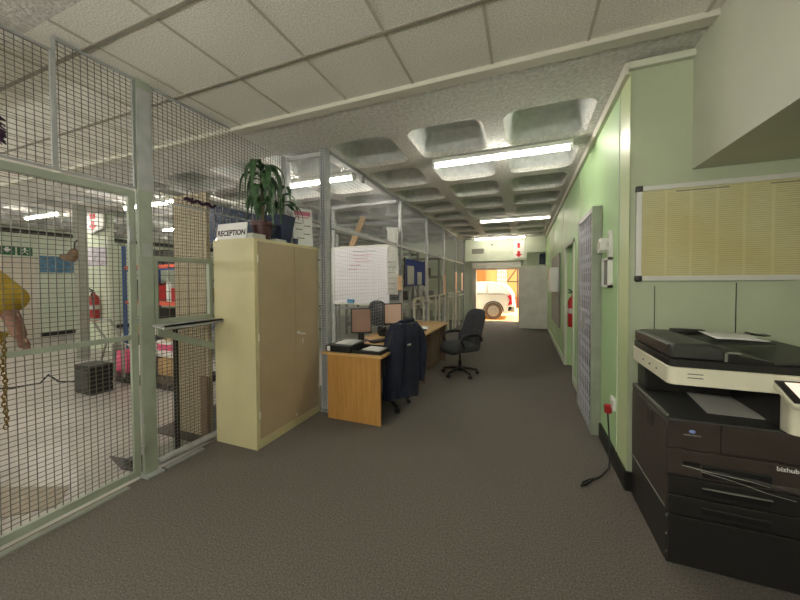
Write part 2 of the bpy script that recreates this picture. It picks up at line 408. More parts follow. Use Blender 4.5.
for zz in (.45, .2): MB().tube([(GX+.03,gy1+.005,zz), (GX+.03,gy1+.005,zz+.06)], .012).build('hinge', 'galv', g)
p1 = one('cage_post', MB().box(GX-.012, GX+.02, 1.58, 1.68, 0, 3.12, bev=.004), 'ggreen', 'tall broad green grey steel post between mesh gate and counter panel', 'post')
MB().box(GX-.05, GX+.08, 1.565, 1.695, .0005, .013).build('foot_plate', 'galv', p1)
MB().box(GX+.0205, GX+.024, 1.58, 1.68, 2.27, 3.05).build('upper_sleeve', 'galv', p1)
MB().box(GX+.0205, GX+.026, 1.60, 1.66, 1.75, 1.85).build('lock_plate', 'galv', p1)
# transom panels above
def panel_yz(label, y0, y1, z0, z1, x=GX, fw=.014, m='galv', w='wire', p=.038, r=.0018, group=None, bottom=True):
    t = thing('mesh_screen', label, 'mesh panel', (x, (y0+y1)/2, z0), group)
    f = MB().box(x-.008, x+.008, y0, y0+fw, z0+fw, z1-fw).box(x-.008, x+.008, y1-fw, y1, z0+fw, z1-fw).box(x-.012, x+.012, y0, y1, z1-fw, z1)
    if bottom: f.box(x-.008, x+.008, y0, y1, z0, z0+fw)
    f.build('frame', m, t); mesh_yz(x-.005, y0+.01, y1-.01, z0+.01, z1-.01, p, r).build('wire_mesh', w, t); return t
panel_yz('wire mesh panel up to the ceiling above the gate', 1.12, 1.575, 2.27, 3.115)
panel_yz('shorter wire mesh panel at far left above the gate', -.4, 1.12, 2.27, 3.03)
panel_yz('large upper mesh panel between green post and corner, behind the plant', 1.685, 3.22, 2.21, 3.115)
# lower panel with window
t = thing('hatch_screen', 'mesh panel with a framed hatch right of the green post', 'mesh panel', (GX, 2.4, 0))
w0, w1 = 1.69, 2.165
f = MB().box(GX-.018, GX+.018, w1, w1+.04, 1.24, 1.72).box(GX-.018, GX+.018, 1.685, 2.205, 1.72, 1.76).box(GX-.018, GX+.018, 1.685, 2.205, 1.2, 1.24)
f.box(GX-.018, GX+.018, 1.685, 1.71, 1.24, 1.72)
f.box(GX-.018, GX+.018, 2.205, 3.2, 1.2, 1.23)
f.build('hatch_frame', 'ggreen', t)
mesh_yz(GX-.03, 1.7, 2.17, 1.22, 1.74, .085, .0025).build('hatch_mesh', 'wire', t)
mesh_yz(GX-.005, 1.685, 3.2, 1.76, 2.21).build('upper_mesh', 'wire', t)
mesh_yz(GX-.005, 1.685, 3.2, .06, 1.2).build('lower_mesh', 'wire', t)
MB().tube([(GX,1.69,.06), (GX,3.22,.06)], .03, 12).build('bottom_rail', 'galv', t, smooth=True)
s1 = thing('hatch_shelf', 'narrow grey steel shelf on a diagonal brace under the mesh hatch', 'shelf', (GX, 1.97, .9))
MB().box(GX+.02, GX+.17, 1.66, 2.18, 1.185, 1.2).box(GX+.155, GX+.17, 1.66, 2.18, 1.165, 1.2).build('shelf_board', 'galv', s1)
MB().box(GX-.2, GX+.02, 1.66, 2.3, 1.185, 1.197).build('inner_board', 'galv', s1)
MB().prism([(GX+.02,1.69,1.17), (GX+.02,1.69,1.11), (GX+.02,2.24,.88), (GX+.02,2.24,.94)], (.02,0,0)).build('brace', 'ggreen', s1)
struct('trim_10', MB().box(GX+.03, GX+.07, 1.72, 2.05, 0, .012), 'galv')
# corner jog
p2 = one('cage_post', MB().box(GX-.04, GX+.04, 3.22, 3.30, 0, 3.11, bev=.004), 'galv', 'grey steel post at the inner cage corner behind the plants', 'post')
t = thing('mesh_screen', 'short cross mesh panel between inner corner post and perforated post', 'mesh panel', ((GX+JX)/2, 3.25, 2.0))
MB().box(GX+.04, JX-.075, 3.255, 3.285, 3.06, 3.11).build('top_rail', 'galv', t); MB().box(GX+.04, JX-.075, 3.255, 3.285, 1.96, 1.99).build('lower_rail', 'galv', t)
mesh_xz(3.27, GX+.04, JX-.075, 1.97, 3.08).build('wire_mesh', 'wire2', t)
p3 = thing('cage_post', 'pale perforated steel corner post right of the cream cabinet', 'post', (JX, 3.2, 0))
MB().box(JX-.072, JX-.060, 3.17, 3.25, 0, 3.12).box(JX-.072, JX+.02, 3.24, 3.25, 0, 3.12).box(JX+.008,JX+.02,3.17,3.25,0,3.12).build('angle_iron', 'galv', p3)
mesh_xz(3.165, JX-.07, JX+.02, .03, 3.1, .03, .004).build('edge_mesh', 'wire2', p3)
MB().box(JX-.08, JX+.03, 3.15, 3.29, 0, .012).build('foot_plate', 'galv', p3)
# jog plane posts and rails
PY = [5.62, 7.35, 9.05, 10.75, 12.3]
names = ['silver cage post beside the whiteboard and hanging chart', 'silver cage post just beyond the blue pin board', 'silver cage post third beyond the perforated post', 'slim cage post near the white strip panels by doorway', 'last silver cage post against the far end wall']
for y, nm in zip(PY, names):
    one('cage_post', MB().box(JX-.03, JX+.03, y-.03, y+.03, 0, 3.09, bev=.003), 'galv', nm, 'post')
rl = thing('cage_rail', 'long silver top rail under the coffered ceiling above the desks', 'rail', (JX, 7.8, 3.05))
MB().box(JX-.025, JX+.025, 3.27, EY, 3.05, 3.095).build('rail_bar', 'galv', rl)
MB().box(JX+.02, JX+.05, 4.0, 4.08, 2.94, 3.04).build('bracket', 'galv', rl)
one('cage_rail', MB().box(JX-.02, JX+.02, 3.27, EY, 2.18, 2.23), 'galv', 'long silver middle rail running above the whiteboard to the far wall', 'rail')
one('cage_rail', MB().box(JX-.02, JX+.02, 5.65, EY, 1.02, 1.06), 'galv', 'low silver rail at counter height beyond the desks', 'rail')
prev = 3.27
for i, y in enumerate(PY):
    t = thing('mesh_screen', ['upper mesh panel over the nearer desk', 'upper mesh panel over the blue pin board', 'upper mesh panel third beyond the corner post', 'upper mesh panel near the strip panels', 'last upper mesh panel against the end wall'][i], 'mesh panel', (JX, (prev+y)/2, 2.23))
    mesh_yz(JX, prev, y-.03, 2.23, 3.05, .055, .0014).build('wire_mesh', 'wire2', t); prev = y+.03
t = thing('mesh_screen', 'lower mesh panel behind the desk monitors beside the corner post', 'mesh panel', (JX, 4.4, .78))
mesh_yz(JX, 3.27, 5.55, .02, 2.18, .06, .0010).build('wire_mesh', 'wire2', t)
# low gates along the far counter
lab = ['pale low gate frame first beyond the far desk', 'pale low gate frame second beyond the far desk', 'pale low gate frame third beyond the far desk', 'pale low gate frame fourth beyond the far desk', 'pale low gate frame fifth, near doorway']
for i in range(5):
    y = 6.2+i*1.05
    t = thing('low_gate', lab[i], 'gate frame', (JX+.06, y+.35, 0))
    MB().box(JX+.04, JX+.08, y, y+.04, 0, 1.16).build('upright', 'trim', t)
    MB().box(JX+.04, JX+.08, y+.66, y+.70, 0, 1.16).build('upright', 'trim', t)
    MB().box(JX+.04, JX+.08, y, y+.70, 1.16, 1.2).build('top_bar', 'trim', t)
for i, (y, z0, z1, a) in enumerate([(5.35,1.38,1.65,'by the whiteboard'), (8.9,1.15,1.72,'above the fourth gate frame'), (10.6,1.1,1.85,'first of the two near the doorway'), (11.7,1.2,1.85,'nearest the far doorway')]):  # peach strips stand in for doorway light reflected along the cage
    one('reflection_strip', MB().box(JX+.03, JX+.035, y, y+.25, z0, z1), 'peach', 'narrow peach strip painting reflected doorway light on the cage rail, '+a, 'painted reflection')
# cross partitions behind
for i, (y, xe) in enumerate(((5.5,-3.56), (7.3,-4.6))):
    t = thing('cross_partition', ['silver tube frame partition holding the whiteboard', 'second silver tube frame partition behind the whiteboard'][i], 'partition', ((xe+JX)/2, y, 0))
    MB().box(xe-.03, xe+.03, y-.03, y+.03, 0, 3.05).build('post', 'galv', t)
    MB().box(xe, JX-.03, y-.02, y+.02, 3.0, 3.05).build('top_rail', 'galv', t)
    MB().box(xe, JX-.03, y-.02, y+.02, 1.0, 1.04).build('lower_rail', 'galv', t)
    if i == 0: MB().box(-3.62, -3.58, 5.48, 5.52, 0, 2.2).build('side_upright', 'galv', t)
# whiteboard
wb = thing('whiteboard', 'large whiteboard with faint handwriting on the cage partition behind the desk', 'whiteboard', (-2.95, 5.45, 1.1))
MB().box(-3.52, -2.34, 5.44, 5.46, 1.13, 2.19).build('board', 'board', wb)
MB().box(-3.55, -3.52, 5.43, 5.47, 1.1, 2.22).box(-3.55, -2.33, 5.43, 5.47, 2.19, 2.23).build('frame', 'alu', wb)
MB().box(-3.52, -2.34, 5.40, 5.46, 1.10, 1.13).build('pen_tray', 'alu', wb)
m = MB()
for k in range(24): m.box(-3.5+.048*k, -3.4988+.048*k, 5.437, 5.44, 1.2, 2.15)
for k in range(14): m.box(-3.5, -2.5, 5.437, 5.44, 1.2+.064*k, 1.2015+.064*k)
m.build('grid_lines', 'paper2', wb)
m = MB()
for k, (xx, zz, ww) in enumerate([(-3.1,2.05,.4), (-3.1,1.99,.3), (-3.05,1.93,.36), (-3.15,1.86,.2), (-3.2,1.78,.2)]):
    pts = [(xx+ww*i/24, 5.436, zz+.012*math.sin(i*2.4)+.004*math.sin(i*5)) for i in range(25)]; m.tube(pts, .004, 4)
m.build('red_writing', 'inkr', wb)
m = MB(); m.tube([(-3.1+.5*i/30, 5.436, 2.12+.012*math.sin(i*2.1)) for i in range(31)], .004, 4); m.build('heading_writing', 'inkg', wb)
one('board_eraser', MB().box(-3.2, -3.06, 5.37, 5.42, 1.13, 1.2, bev=.006), 'bluemark', 'blue eraser on the tray of the whiteboard', 'eraser')
ch = thing('hanging_chart', 'tall narrow white flip chart sheet hanging right of the whiteboard', 'chart', (-2.23, 5.42, 1.3))
MB().sheet([[(-2.36+.22*i/4, 5.42+.02*math.sin(i+j), 1.3+1.25*j/10-(.03*i/4 if j == 10 else 0)) for i in range(5)] for j in range(11)]).build('sheet', 'paper2', ch, solid=.004)
m = MB()
for k in range(6): m.box(-2.34, -2.19, 5.385, 5.392, 1.4+.1*k, 1.41+.1*k)
m.build('printed_lines', 'inkg', ch)
bb = thing('pin_board', 'blue felt pin board on the cage above the far desk', 'pin board', (JX+.04, 6.3, 1.5))
MB().box(JX+.035, JX+.055, 5.72, 7.0, 1.45, 1.98).build('felt_board', 'blue', bb)
MB().box(JX+.03, JX+.06, 5.70, 5.72, 1.43, 2.0).box(JX+.03, JX+.06, 7.0, 7.02, 1.43, 2.0).build('edge_frame', 'dgrey', bb)
one('notice_paper', MB().box(JX+.056, JX+.06, 5.82, 6.22, 1.48, 1.85), 'paper2', 'larger paper notice pinned at near end of the blue board', 'paper')
one('notice_paper', MB().box(JX+.056, JX+.06, 6.45, 6.75, 1.47, 1.74), 'paper2', 'smaller paper notice pinned at far end of the blue board', 'paper')

# ---------------------------------------------------------------- cream cabinet
cb = thing('steel_cabinet', 'tall cream two-door steel cupboard standing beside the mesh cage', 'cabinet', (-2.52, 2.7, 0))
X0, X1, Y0, Y1, ZT = -2.775, -2.265, 2.2, 3.16, 1.945
MB().box(X0, X1, Y0, Y1, .0, ZT, bev=.004).build('body', 'cream', cb)
dg = Y0+.035+ (Y1-Y0-.07)*.56
d1 = MB().box(X1-.002, X1+.008, Y0+.035, dg-.003, .09, ZT-.03, bev=.002).build('door', 'creamd', cb)
d2 = MB().box(X1-.002, X1+.008, dg+.003, Y1-.03, .09, ZT-.03, bev=.002).build('door', 'creamd', cb)
for zz in (.28, 1.0, 1.72):
    MB().tube([(X1+.008,Y0+.034,zz), (X1+.008,Y0+.034,zz+.07)], .006).build('hinge', 'alu', d1)
    MB().tube([(X1+.008,Y1-.028,zz), (X1+.008,Y1-.028,zz+.07)], .006).build('hinge', 'alu', d2)
hd = MB().tube([(X1+.008,dg+.04,1.0), (X1+.04,dg+.04,1.0), (X1+.045,dg+.04,.99), (X1+.045,dg+.11,.98)], .008).build('handle', 'alu', d2, smooth=True)
MB().lathe((X1+.008,dg+.04,.985), [(.0,0), (.016,0), (.016,.03), (0,.03)], 12).build('key_cylinder', 'alu', d2)
MB().tube([(X1+.03,dg+.09,.93), (X1+.03,dg+.09,.88)], .006).build('key', 'alu', d2)
MB().box(X1, X1+.008, dg-.01, dg+.02, .11, .14).build('door_stop', 'alu', cb)

# things on the cabinet
rs = thing('reception_sign', 'white card with black lettering propped on the left end of the cupboard', 'sign', (-2.6, 2.24, ZT+.005))
MB().box(-2.76, -2.39, 2.235, 2.245, ZT, ZT+.155, rot=RX(-8)).build('card', 'paper', rs)
text('lettering', 'RECEPTION', .072, (-2.575, 2.232, ZT+.06), (math.radians(82), 0, 0), 'ink', rs, sx=.93, bold=.0022)
one('paper_stack', MB().box(-2.5, -2.32, 2.24, 2.40, ZT+.002, ZT+.05, bev=.003), 'paper2', 'short pile of pale folders at the front left of the cupboard top', 'paper')
def pot_round(c, r, h): return MB().lathe(c, [(r*.7,0), (r*.98,h*.8), (r*1.1,h*.8), (r*1.12,h), (r*.98,h), (r*.9,h*.86), (.0,h*.86)], 24)
def leafstrip(mb, base, az, L, lift, droop, w, n=10):
    base = Vector(base); dx, dy = math.cos(az), math.sin(az); p = base.copy(); ang = lift; rows = []
    for i in range(n+1):
        t = i/n; ww = w*math.sin(min(1, t*1.1+.12)*PI*.93)*.5+.001
        side = Vector((-dy, dx, 0)); mid = -abs(ww)*.35
        nrm = Vector((-dx*math.sin(ang), -dy*math.sin(ang), math.cos(ang)))
        rows.append([p-side*ww, p+nrm*mid, p+side*ww])
        p = p+Vector((dx*math.cos(ang), dy*math.cos(ang), math.sin(ang)))*(L/n)
        ang = max(-1.50, ang-droop*(1.9-t)/n)
    mb.sheet(rows)
pl = thing('potted_dracaena', 'taller drooping long-leaved plant in a maroon pot on the cupboard', 'potted plant', (-2.42, 2.46, ZT))
PC = (-2.42, 2.46, ZT)
pot_round((PC[0],PC[1],ZT+.001), .098, .19).build('pot', 'terr', pl, smooth=True)
MB().lathe((PC[0],PC[1],ZT+.163), [(.01,0), (.086,0), (.086,.008), (0,.008)], 20).build('soil', 'soil', pl)
MB().tube([(PC[0],PC[1],ZT+.14), (PC[0]+.01,PC[1],ZT+.35), (PC[0]-.01,PC[1],ZT+.6), (PC[0]-.015,PC[1],ZT+.78)], [.013,.012,.01,.004]).build('stem', 'stem', pl, smooth=True)
m = MB()
for k in range(15):
    z = ZT+.34+.44*random.random(); az = k*2.4+random.uniform(-.3,.3)
    leafstrip(m, (PC[0],PC[1],z), az, random.uniform(.36,.54), random.uniform(.6,1.2), random.uniform(2.2,3.8), random.uniform(.06,.085))
for az, z, L in ((PI*1.0,.66,.34), (PI*.95,.5,.36), (PI*1.1,.6,.32), (0.1,.62,.34), (-.2,.55,.42), (PI*1.04,.76,.42), (-.5,.7,.5), (.6,.72,.5)): leafstrip(m, (PC[0],PC[1],ZT+z), az, L, .6, 2.3, .055)
m.build('foliage', 'leaf', pl, solid=.002, smooth=True)
pl2 = thing('potted_dracaena', 'shorter leafy plant in a square dark blue pot on the cupboard', 'potted plant', (-2.42, 2.72, ZT))
P2 = (-2.43, 2.73)
m = MB(); hh = .30
for (a, z) in ((.062,0), (.10,hh)): pass
rows = []
for (a, z) in ((.065,.001), (.11,hh), (.10,hh), (.095,hh-.03)):
    rows.append([(P2[0]-a,P2[1]-a,ZT+z), (P2[0]+a,P2[1]-a,ZT+z), (P2[0]+a,P2[1]+a,ZT+z), (P2[0]-a,P2[1]+a,ZT+z)])
V = [[m.bm.verts.new(p) for p in r_] for r_ in rows]
for A, B in zip(V, V[1:]):
    for k in range(4): m.bm.faces.new((A[k], A[(k+1)%4], B[(k+1)%4], B[k]))
m.bm.faces.new(V[0]); m.bm.faces.new(V[-1]); m.build('pot', 'bluepot', pl2, bevel=.004)
MB().box(P2[0]-.09, P2[0]+.09, P2[1]-.09, P2[1]+.09, ZT+.262, ZT+.272).build('soil', 'soil', pl2)
MB().tube([(P2[0],P2[1],ZT+.26), (P2[0],P2[1],ZT+.56)], [.012,.006]).build('stem', 'stem', pl2)
m = MB()
for k in range(13): leafstrip(m, (P2[0],P2[1],ZT+.36+.2*random.random()), k*2.4+.3, random.uniform(.32,.42), random.uniform(.8,1.3), random.uniform(1.8,3.2), .055)
m.build('foliage', 'leaf', pl2, solid=.002, smooth=True)
ps = thing('notice_carton', 'white notice with red heading on a pale carton at the right end of the cupboard', 'carton', (-2.42, 3.0, ZT))
MB().box(-2.68, -2.42, 2.93, 3.13, ZT+.001, ZT+.38, bev=.003).build('carton', 'paper2', ps)
nt_ = MB().box(-2.37, -2.365, 2.90, 3.13, ZT+.01, ZT+.44, rot=RZ(-28)@RY(-4)).build('notice_sheet', 'paper', ps)
m = MB(); m.box(-2.3635, -2.362, 2.92, 3.11, ZT+.355, ZT+.405, rot=RZ(-28)@RY(-4), piv=(-2.3675,3.015,ZT+.225))
m.box(-2.3635, -2.362, 2.93, 3.09, ZT+.33, ZT+.34, rot=RZ(-28)@RY(-4), piv=(-2.3675,3.015,ZT+.225)); m.build('red_heading', 'inkr', ps)
m = MB()
for yy, zz, ww in ((2.92,.26,.08), (3.03,.235,.08), (2.93,.19,.08), (3.02,.14,.08), (2.94,.09,.09)):
    m.box(-2.3635, -2.362, yy, yy+ww, ZT+zz, ZT+zz+.01, rot=RZ(-28)@RY(-4), piv=(-2.3675,3.015,ZT+.225))
m.build('printed_lines', 'inkg', ps)
one('small_card', MB().box(-2.35, -2.28, 2.50, 2.64, ZT+.001, ZT+.025, bev=.002), 'paper2', 'small pale card box lying beside the maroon pot', 'box')
one('small_cup', MB().lathe((-2.32,2.83,ZT+.001), [(.022,0), (.03,.065), (.026,.065), (.02,.01), (0,.01)], 16), 'speaker', 'small blue grey cup beside the square blue pot', 'cup', smooth=True)

# ---------------------------------------------------------------- desks
def desk(name, label, x0, x1, y0, y1, near='oak', far='brownp'):
    t = thing(name, label, 'desk', ((x0+x1)/2, (y0+y1)/2, 0))
    MB().box(x0, x1, y0, y1, .725, .752, bev=.004).build('desk_top', 'oaktop', t)
    if near: MB().box(x0+.065, x1-.03, y0+.02, y0+.045, 0, .725).build('end_panel', near, t)
    if far: MB().box(x0+.03, x1-.05, y1-.045, y1-.02, 0, .725).build('end_panel', far, t)
    MB().box(x0+.06, x0+.08, y0+.05, y1-.05, .25, .725).build('modesty_panel', 'brownp', t)
    return t
desk('office_desk', 'oak veneer desk nearest the cupboard, with trays and monitors', -2.135, -1.385, 3.02, 4.55)
desk('office_desk', 'second oak veneer desk beyond the jacket, by the swivel chair', -2.125, -1.36, 4.56, 6.08, 'brownp')
pd = thing('desk_pedestal', 'brown drawer pedestal under the second desk', 'pedestal', (-1.7, 5.8, 0))
MB().box(-1.95, -1.5, 5.3, 5.95, .04, .70, bev=.004).build('carcass', 'brownp', pd)
for k in range(3): MB().box(-1.94, -1.51, 5.285, 5.3, .07+.21*k, .26+.21*k).build('drawer', 'brownp', pd)
bx = thing('file_box', 'black flat box with white label under papers on the desk corner', 'box', (-1.93, 3.2, .752))
MB().box(-2.10, -1.78, 3.05, 3.38, .753, .825, bev=.004).build('box_body', 'blackpl', bx)
MB().box(-2.08, -2.04, 3.046, 3.05, .762, .815).build('label_sticker', 'paper', bx)
one('paper_pile', MB().box(-2.03, -1.82, 3.14, 3.40, .826, .836, rot=RZ(4)).box(-2.0, -1.84, 3.16, 3.36, .837, .846, rot=RZ(-8)), 'paper', 'loose white papers on top of the black file box', 'paper', bevel=.001)
one('paper_pile', MB().box(-2.08, -1.86, 3.55, 3.85, .753, .762, rot=RZ(14)), 'peach', 'pinkish papers behind the black file box', 'paper')
ty = thing('letter_tray', 'black open letter tray at the front right desk corner', 'tray', (-1.6, 3.22, .752))
MB().box(-1.77, -1.42, 3.06, 3.36, .753, .758).build('base', 'blackpl', ty)
m = MB(); m.box(-1.77,-1.762,3.06,3.36,.758,.80).box(-1.77,-1.42,3.352,3.36,.758,.80).box(-1.77,-1.42,3.06,3.068,.758,.785).box(-1.428,-1.42,3.06,3.36,.758,.79); m.build('rim', 'blackpl', ty)
one('letter_sheets', MB().box(-1.66, -1.44, 3.10, 3.30, .786, .794, rot=RZ(-6)), 'paper', 'white sheets lying in the black letter tray', 'paper')
def monitor(c, az, label, w=.40, h=.30, sm='screen'):
    t = thing('monitor', label, 'monitor', (0,0,0))
    MB().box(-.02, .02, -w/2, w/2, .11, .11+h, bev=.006).build('casing', 'blackpl', t)
    MB().box(.0205, .0225, -w/2+.015, w/2-.015, .127, .11+h-.015).build('screen', sm, t)
    MB().box(-.045, -.02, -.04, .04, .0, .24).build('stand', 'blackpl', t)
    MB().lathe((-.01,0,0), [(0,0), (.11,0), (.10,.015), (0,.018)], 20).build('foot', 'blackpl', t, smooth=True)
    t.location = c; t.rotation_euler = (0,0,az); return t
monitor((-2.0, 3.72, .753), math.radians(-58), 'black monitor with dark screen painted with a brownish reflection nearest the white papers', .27, .33)
monitor((-1.95, 4.68, .753), math.radians(-50), 'black monitor with screen painted with a pale pink reflection beside the dark jacket', .30, .33, 'screen2')
def keyboard(c, az, label):
    t = thing('keyboard', label, 'keyboard', (0,0,0))
    MB().box(-.22, .22, -.075, .075, 0, .02, bev=.004).build('case', 'blackpl', t)
    m = MB()
    for i in range(14):
        for j in range(5): m.box(-.205+.029*i, -.18+.029*i, -.062+.025*j, -.041+.025*j, .02, .026)
    m.build('keys', 'dgrey', t); t.location = c; t.rotation_euler = (0,0,az); return t
keyboard((-1.72, 3.85, .753), math.radians(60), 'black keyboard on the near desk in front of the first monitor')
keyboard((-1.62, 4.75, .753), math.radians(60), 'black keyboard on the second desk in front of the pink screen')
ph = thing('desk_phone', 'black desk telephone between the two monitors', 'telephone', (-1.85, 4.25, .753))
MB().prism([(-1.95,4.15,.753), (-1.75,4.15,.753), (-1.75,4.15,.775), (-1.95,4.15,.82)], (0,.2,0)).build('base', 'blackpl', ph, bevel=.006)
MB().tube([(-1.93,4.17,.83), (-1.92,4.19,.85), (-1.92,4.31,.85), (-1.93,4.33,.83)], .02).build('handset', 'blackpl', ph, smooth=True)
one('mug', MB().lathe((-1.60,4.02,.753), [(.03,0), (.036,.09), (.031,.09), (.027,.01), (0,.01)], 20), 'blackpl', 'black mug on the near desk by the jacket', 'mug', smooth=True)
one('pen_holder', MB().lathe((-2.02,4.35,.753), [(.04,0), (.04,.11), (.035,.11), (.035,.01), (0,.01)], 16), 'dgrey', 'dark pen pot behind the first monitor', 'pen pot', smooth=True)
one('notepad', MB().box(-1.72, -1.5, 5.0, 5.3, .753, .765, rot=RZ(10)), 'paper', 'white notepad on the second desk', 'notepad')
one('notepad', MB().box(-2.0, -1.8, 5.45, 5.7, .753, .763, rot=RZ(-12)), 'peach', 'pinkish notepad at the back of the second desk', 'notepad')
cbl = thing('computer_tower', 'black computer tower under the near desk', 'computer', (-1.95, 3.6, 0))
MB().box(-2.0, -1.82, 3.4, 3.85, .01, .43, bev=.006).build('case', 'blackpl', cbl); MB().box(-1.99, -1.83, 3.39, 3.4, .3, .4).build('front_panel', 'dgrey', cbl)

# ---------------------------------------------------------------- office chair
def office_chair(label, group=None):
    t = thing('office_chair', label, 'chair', (0,0,0), group)
    hub = MB().lathe((0,0,.07), [(.0,0), (.045,0), (.045,.06), (.03,.07), (0,.07)], 16).build('base_hub', 'blackpl', t, smooth=True)
    for k in range(5):
        a = 2*PI*k/5+.3; c, s = math.cos(a), math.sin(a)
        MB().tube([(.03*c,.03*s,.115), (.16*c,.16*s,.10), (.29*c,.29*s,.075)], [.026,.022,.016], 8).build('base_arm', 'blackpl', t, smooth=True)
        cs = MB()
        for sg_ in (-1, 1):
            o_ = Vector((.29*c, .29*s, .028))+Vector((-s, c, 0))*.014*sg_
            ax = Vector((-s, c, 0))*.009
            cs.tube([o_-ax, o_+ax], .027, 14)
        cs.tube([(.29*c,.29*s,.03), (.29*c,.29*s,.08)], .008, 8)
        cs.build('caster', 'blackpl', t, smooth=True)
    MB().tube([(0,0,.12), (0,0,.25)], .028, 14).tube([(0,0,.25), (0,0,.40)], .016, 12).build('gas_lift', 'blackpl', t, smooth=True)
    MB().box(-.10, .10, -.08, .08, .39, .43, bev=.01).build('tilt_mechanism', 'blackpl', t)
    # seat cushion, front toward +x
    m = MB(); rows = []
    for (z, k) in ((.40,.7), (.42,.93), (.47,1.0), (.51,.97), (.53,.86), (.54,.5), (.541,.05)):
        row = []
        for i in range(28):
            a = 2*PI*i/28; ca, sa = math.cos(a), math.sin(a); e = .45
            xx = .28*k*abs(ca)**e*(1 if ca > 0 else -1); yy = .27*k*abs(sa)**e*(1 if sa > 0 else -1)
            zz = z-(.04 if xx > .1 else 0)*((xx-.1)/.15)**2 if xx > .1 else z
            row.append(m.bm.verts.new((xx, yy, zz)))
        rows.append(row)
    for A, B in zip(rows, rows[1:]):
        for i in range(28): m.bm.faces.new((A[i], A[(i+1)%28], B[(i+1)%28], B[i]))
    m.bm.faces.new(rows[0]); m.bm.faces.new(rows[-1]); m.build('seat', 'fabric', t, smooth=True)
    # backrest
    m = MB(); rows = []
    prof = [(.44,.18,.03), (.47,.23,.08), (.54,.265,.105), (.64,.268,.10), (.73,.25,.085), (.82,.248,.08), (.92,.24,.085), (1.0,.215,.075), (1.05,.17,.055), (1.07,.09,.02)]
    for (z, w, dth) in prof:
        xc = -.25-.14*((z-.46)/.6)+(.035 if z < .75 else 0)*math.sin((z-.46)/.29*PI)
        row = []
        for i in range(24):
            a = 2*PI*i/24; ca, sa = math.cos(a), math.sin(a)
            yy = w*abs(sa)**.6*(1 if sa > 0 else -1); curve = .06*(yy/.23)**2
            row.append(m.bm.verts.new((xc+curve+dth*.75*abs(ca)**.8*(1 if ca > 0 else -1), yy, z)))
        rows.append(row)
    for A, B in zip(rows, rows[1:]):
        for i in range(24): m.bm.faces.new((A[i], A[(i+1)%24], B[(i+1)%24], B[i]))
    m.bm.faces.new(rows[0]); m.bm.faces.new(rows[-1]); m.build('backrest', 'fabric', t, smooth=True)
    MB().ball((-.318,0,.93), .1, .28, 1.7, .75).build('headrest_pad', 'fabric', t, smooth=True)
    for sg_ in (-1, 1):
        y = .27*sg_
        MB().tube([(.08,.2*sg_,.44), (.1,y,.50), (.16,y,.60), (.12,y,.67), (.0,y,.69), (-.14,y,.685), (-.22,y,.64), (-.25,y*.93,.58)], [.016,.02,.022,.026,.028,.024,.02,.016], 10).build('armrest', 'blackpl', t, smooth=True)
    MB().box(-.28, -.1, -.04, .04, .41, .435).build('back_bracket', 'blackpl', t)
    return t
c1_ = office_chair('charcoal swivel chair standing alone on the carpet by the second desk')
c1_.location = (-.98, 5.22, 0); c1_.rotation_euler = (0,0,math.radians(225))
c2_ = copy_tree(c1_); c2_['label'] = 'swivel chair at the near desk, mostly hidden by a dark jacket'
c2_.location = (-1.60, 3.60, 0); c2_.rotation_euler = (0,0,math.radians(160))
dc = thing('dark_coat', 'black coat hanging on the cage mesh between the two monitors', 'coat', (-2.33, 4.9, .78))
m = MB(); rows = []
for (z, w) in ((1.22,.05), (1.19,.12), (1.12,.16), (.95,.17), (.8,.18)):
    row = []
    for i in range(24):
        a = 2*PI*i/24; row.append(m.bm.verts.new((-2.33+(w+.01*math.sin(5*a))*math.cos(a), 4.9+(.35*w+.01*math.sin(6*a))*math.sin(a), z)))
    rows.append(row)
for A, Bq in zip(rows, rows[1:]):
    for i in range(24): m.bm.faces.new((A[i], A[(i+1)%24], Bq[(i+1)%24], Bq[i]))
m.bm.faces.new(rows[0]); m.bm.faces.new(rows[-1]); m.build('coat_body', 'blackpl', dc, smooth=True)
MB().tube([(-2.33,4.9,1.21), (-2.3,4.9,1.26), (-2.2,4.9,1.27)], .006).build('hook', 'galv', dc)
# jacket over the backrest
jk = thing('jacket', 'dark navy jacket draped over the chair back at the near desk', 'jacket', (0,0,0))
m = MB(); rows = []
prof = [(1.08,.12,.04), (1.055,.19,.085), (.99,.225,.105), (.88,.245,.11), (.7,.255,.11), (.5,.255,.115), (.33,.25,.115), (.20,.24,.115)]
for j, (z, w, dth) in enumerate(prof):
    row = []
    for i in range(64):
        a = 2*PI*i/64; ca, sa = math.cos(a), math.sin(a); fold = .012*math.sin(a*13+z*2)*min(1, j/3)+.01*math.sin(a*7+1)*min(1, j/3)
        yy = (w+fold)*abs(sa)**.7*(1 if sa > 0 else -1)
        row.append(m.bm.verts.new((-.345+.05*(1.07-z)+(dth+fold)*abs(ca)**.8*(1 if ca > 0 else -1)+.05*(yy/.25)**2, yy, z+(.02*math.sin(a*3) if j == len(prof)-1 else 0))))
    rows.append(row)
for A, B in zip(rows, rows[1:]):
    for i in range(64): m.bm.faces.new((A[i], A[(i+1)%64], B[(i+1)%64], B[i]))
m.bm.faces.new(rows[0]); m.build('coat_body', 'navy', jk, smooth=True)
for sg_ in (-1, 1):
    MB().tube([(-.36,.15*sg_,1.0), (-.38,.2*sg_,.93), (-.40,.225*sg_,.75), (-.38,.23*sg_,.52), (-.37,.225*sg_,.37), (-.37,.225*sg_,.34)], [.05,.06,.065,.06,.05,.045], 14).build('sleeve', 'navy', jk, smooth=True)
MB().tube([(-.34+.05*math.cos(a),.11*math.sin(a),1.075-.02*math.cos(a)) for a in [2*PI*k/20 for k in range(20)]], .022, 8, closed=True).build('collar', 'navy', jk, smooth=True)
MB().box(-.46, -.455, .06, .12, .82, .84).build('badge', 'paper2', jk)
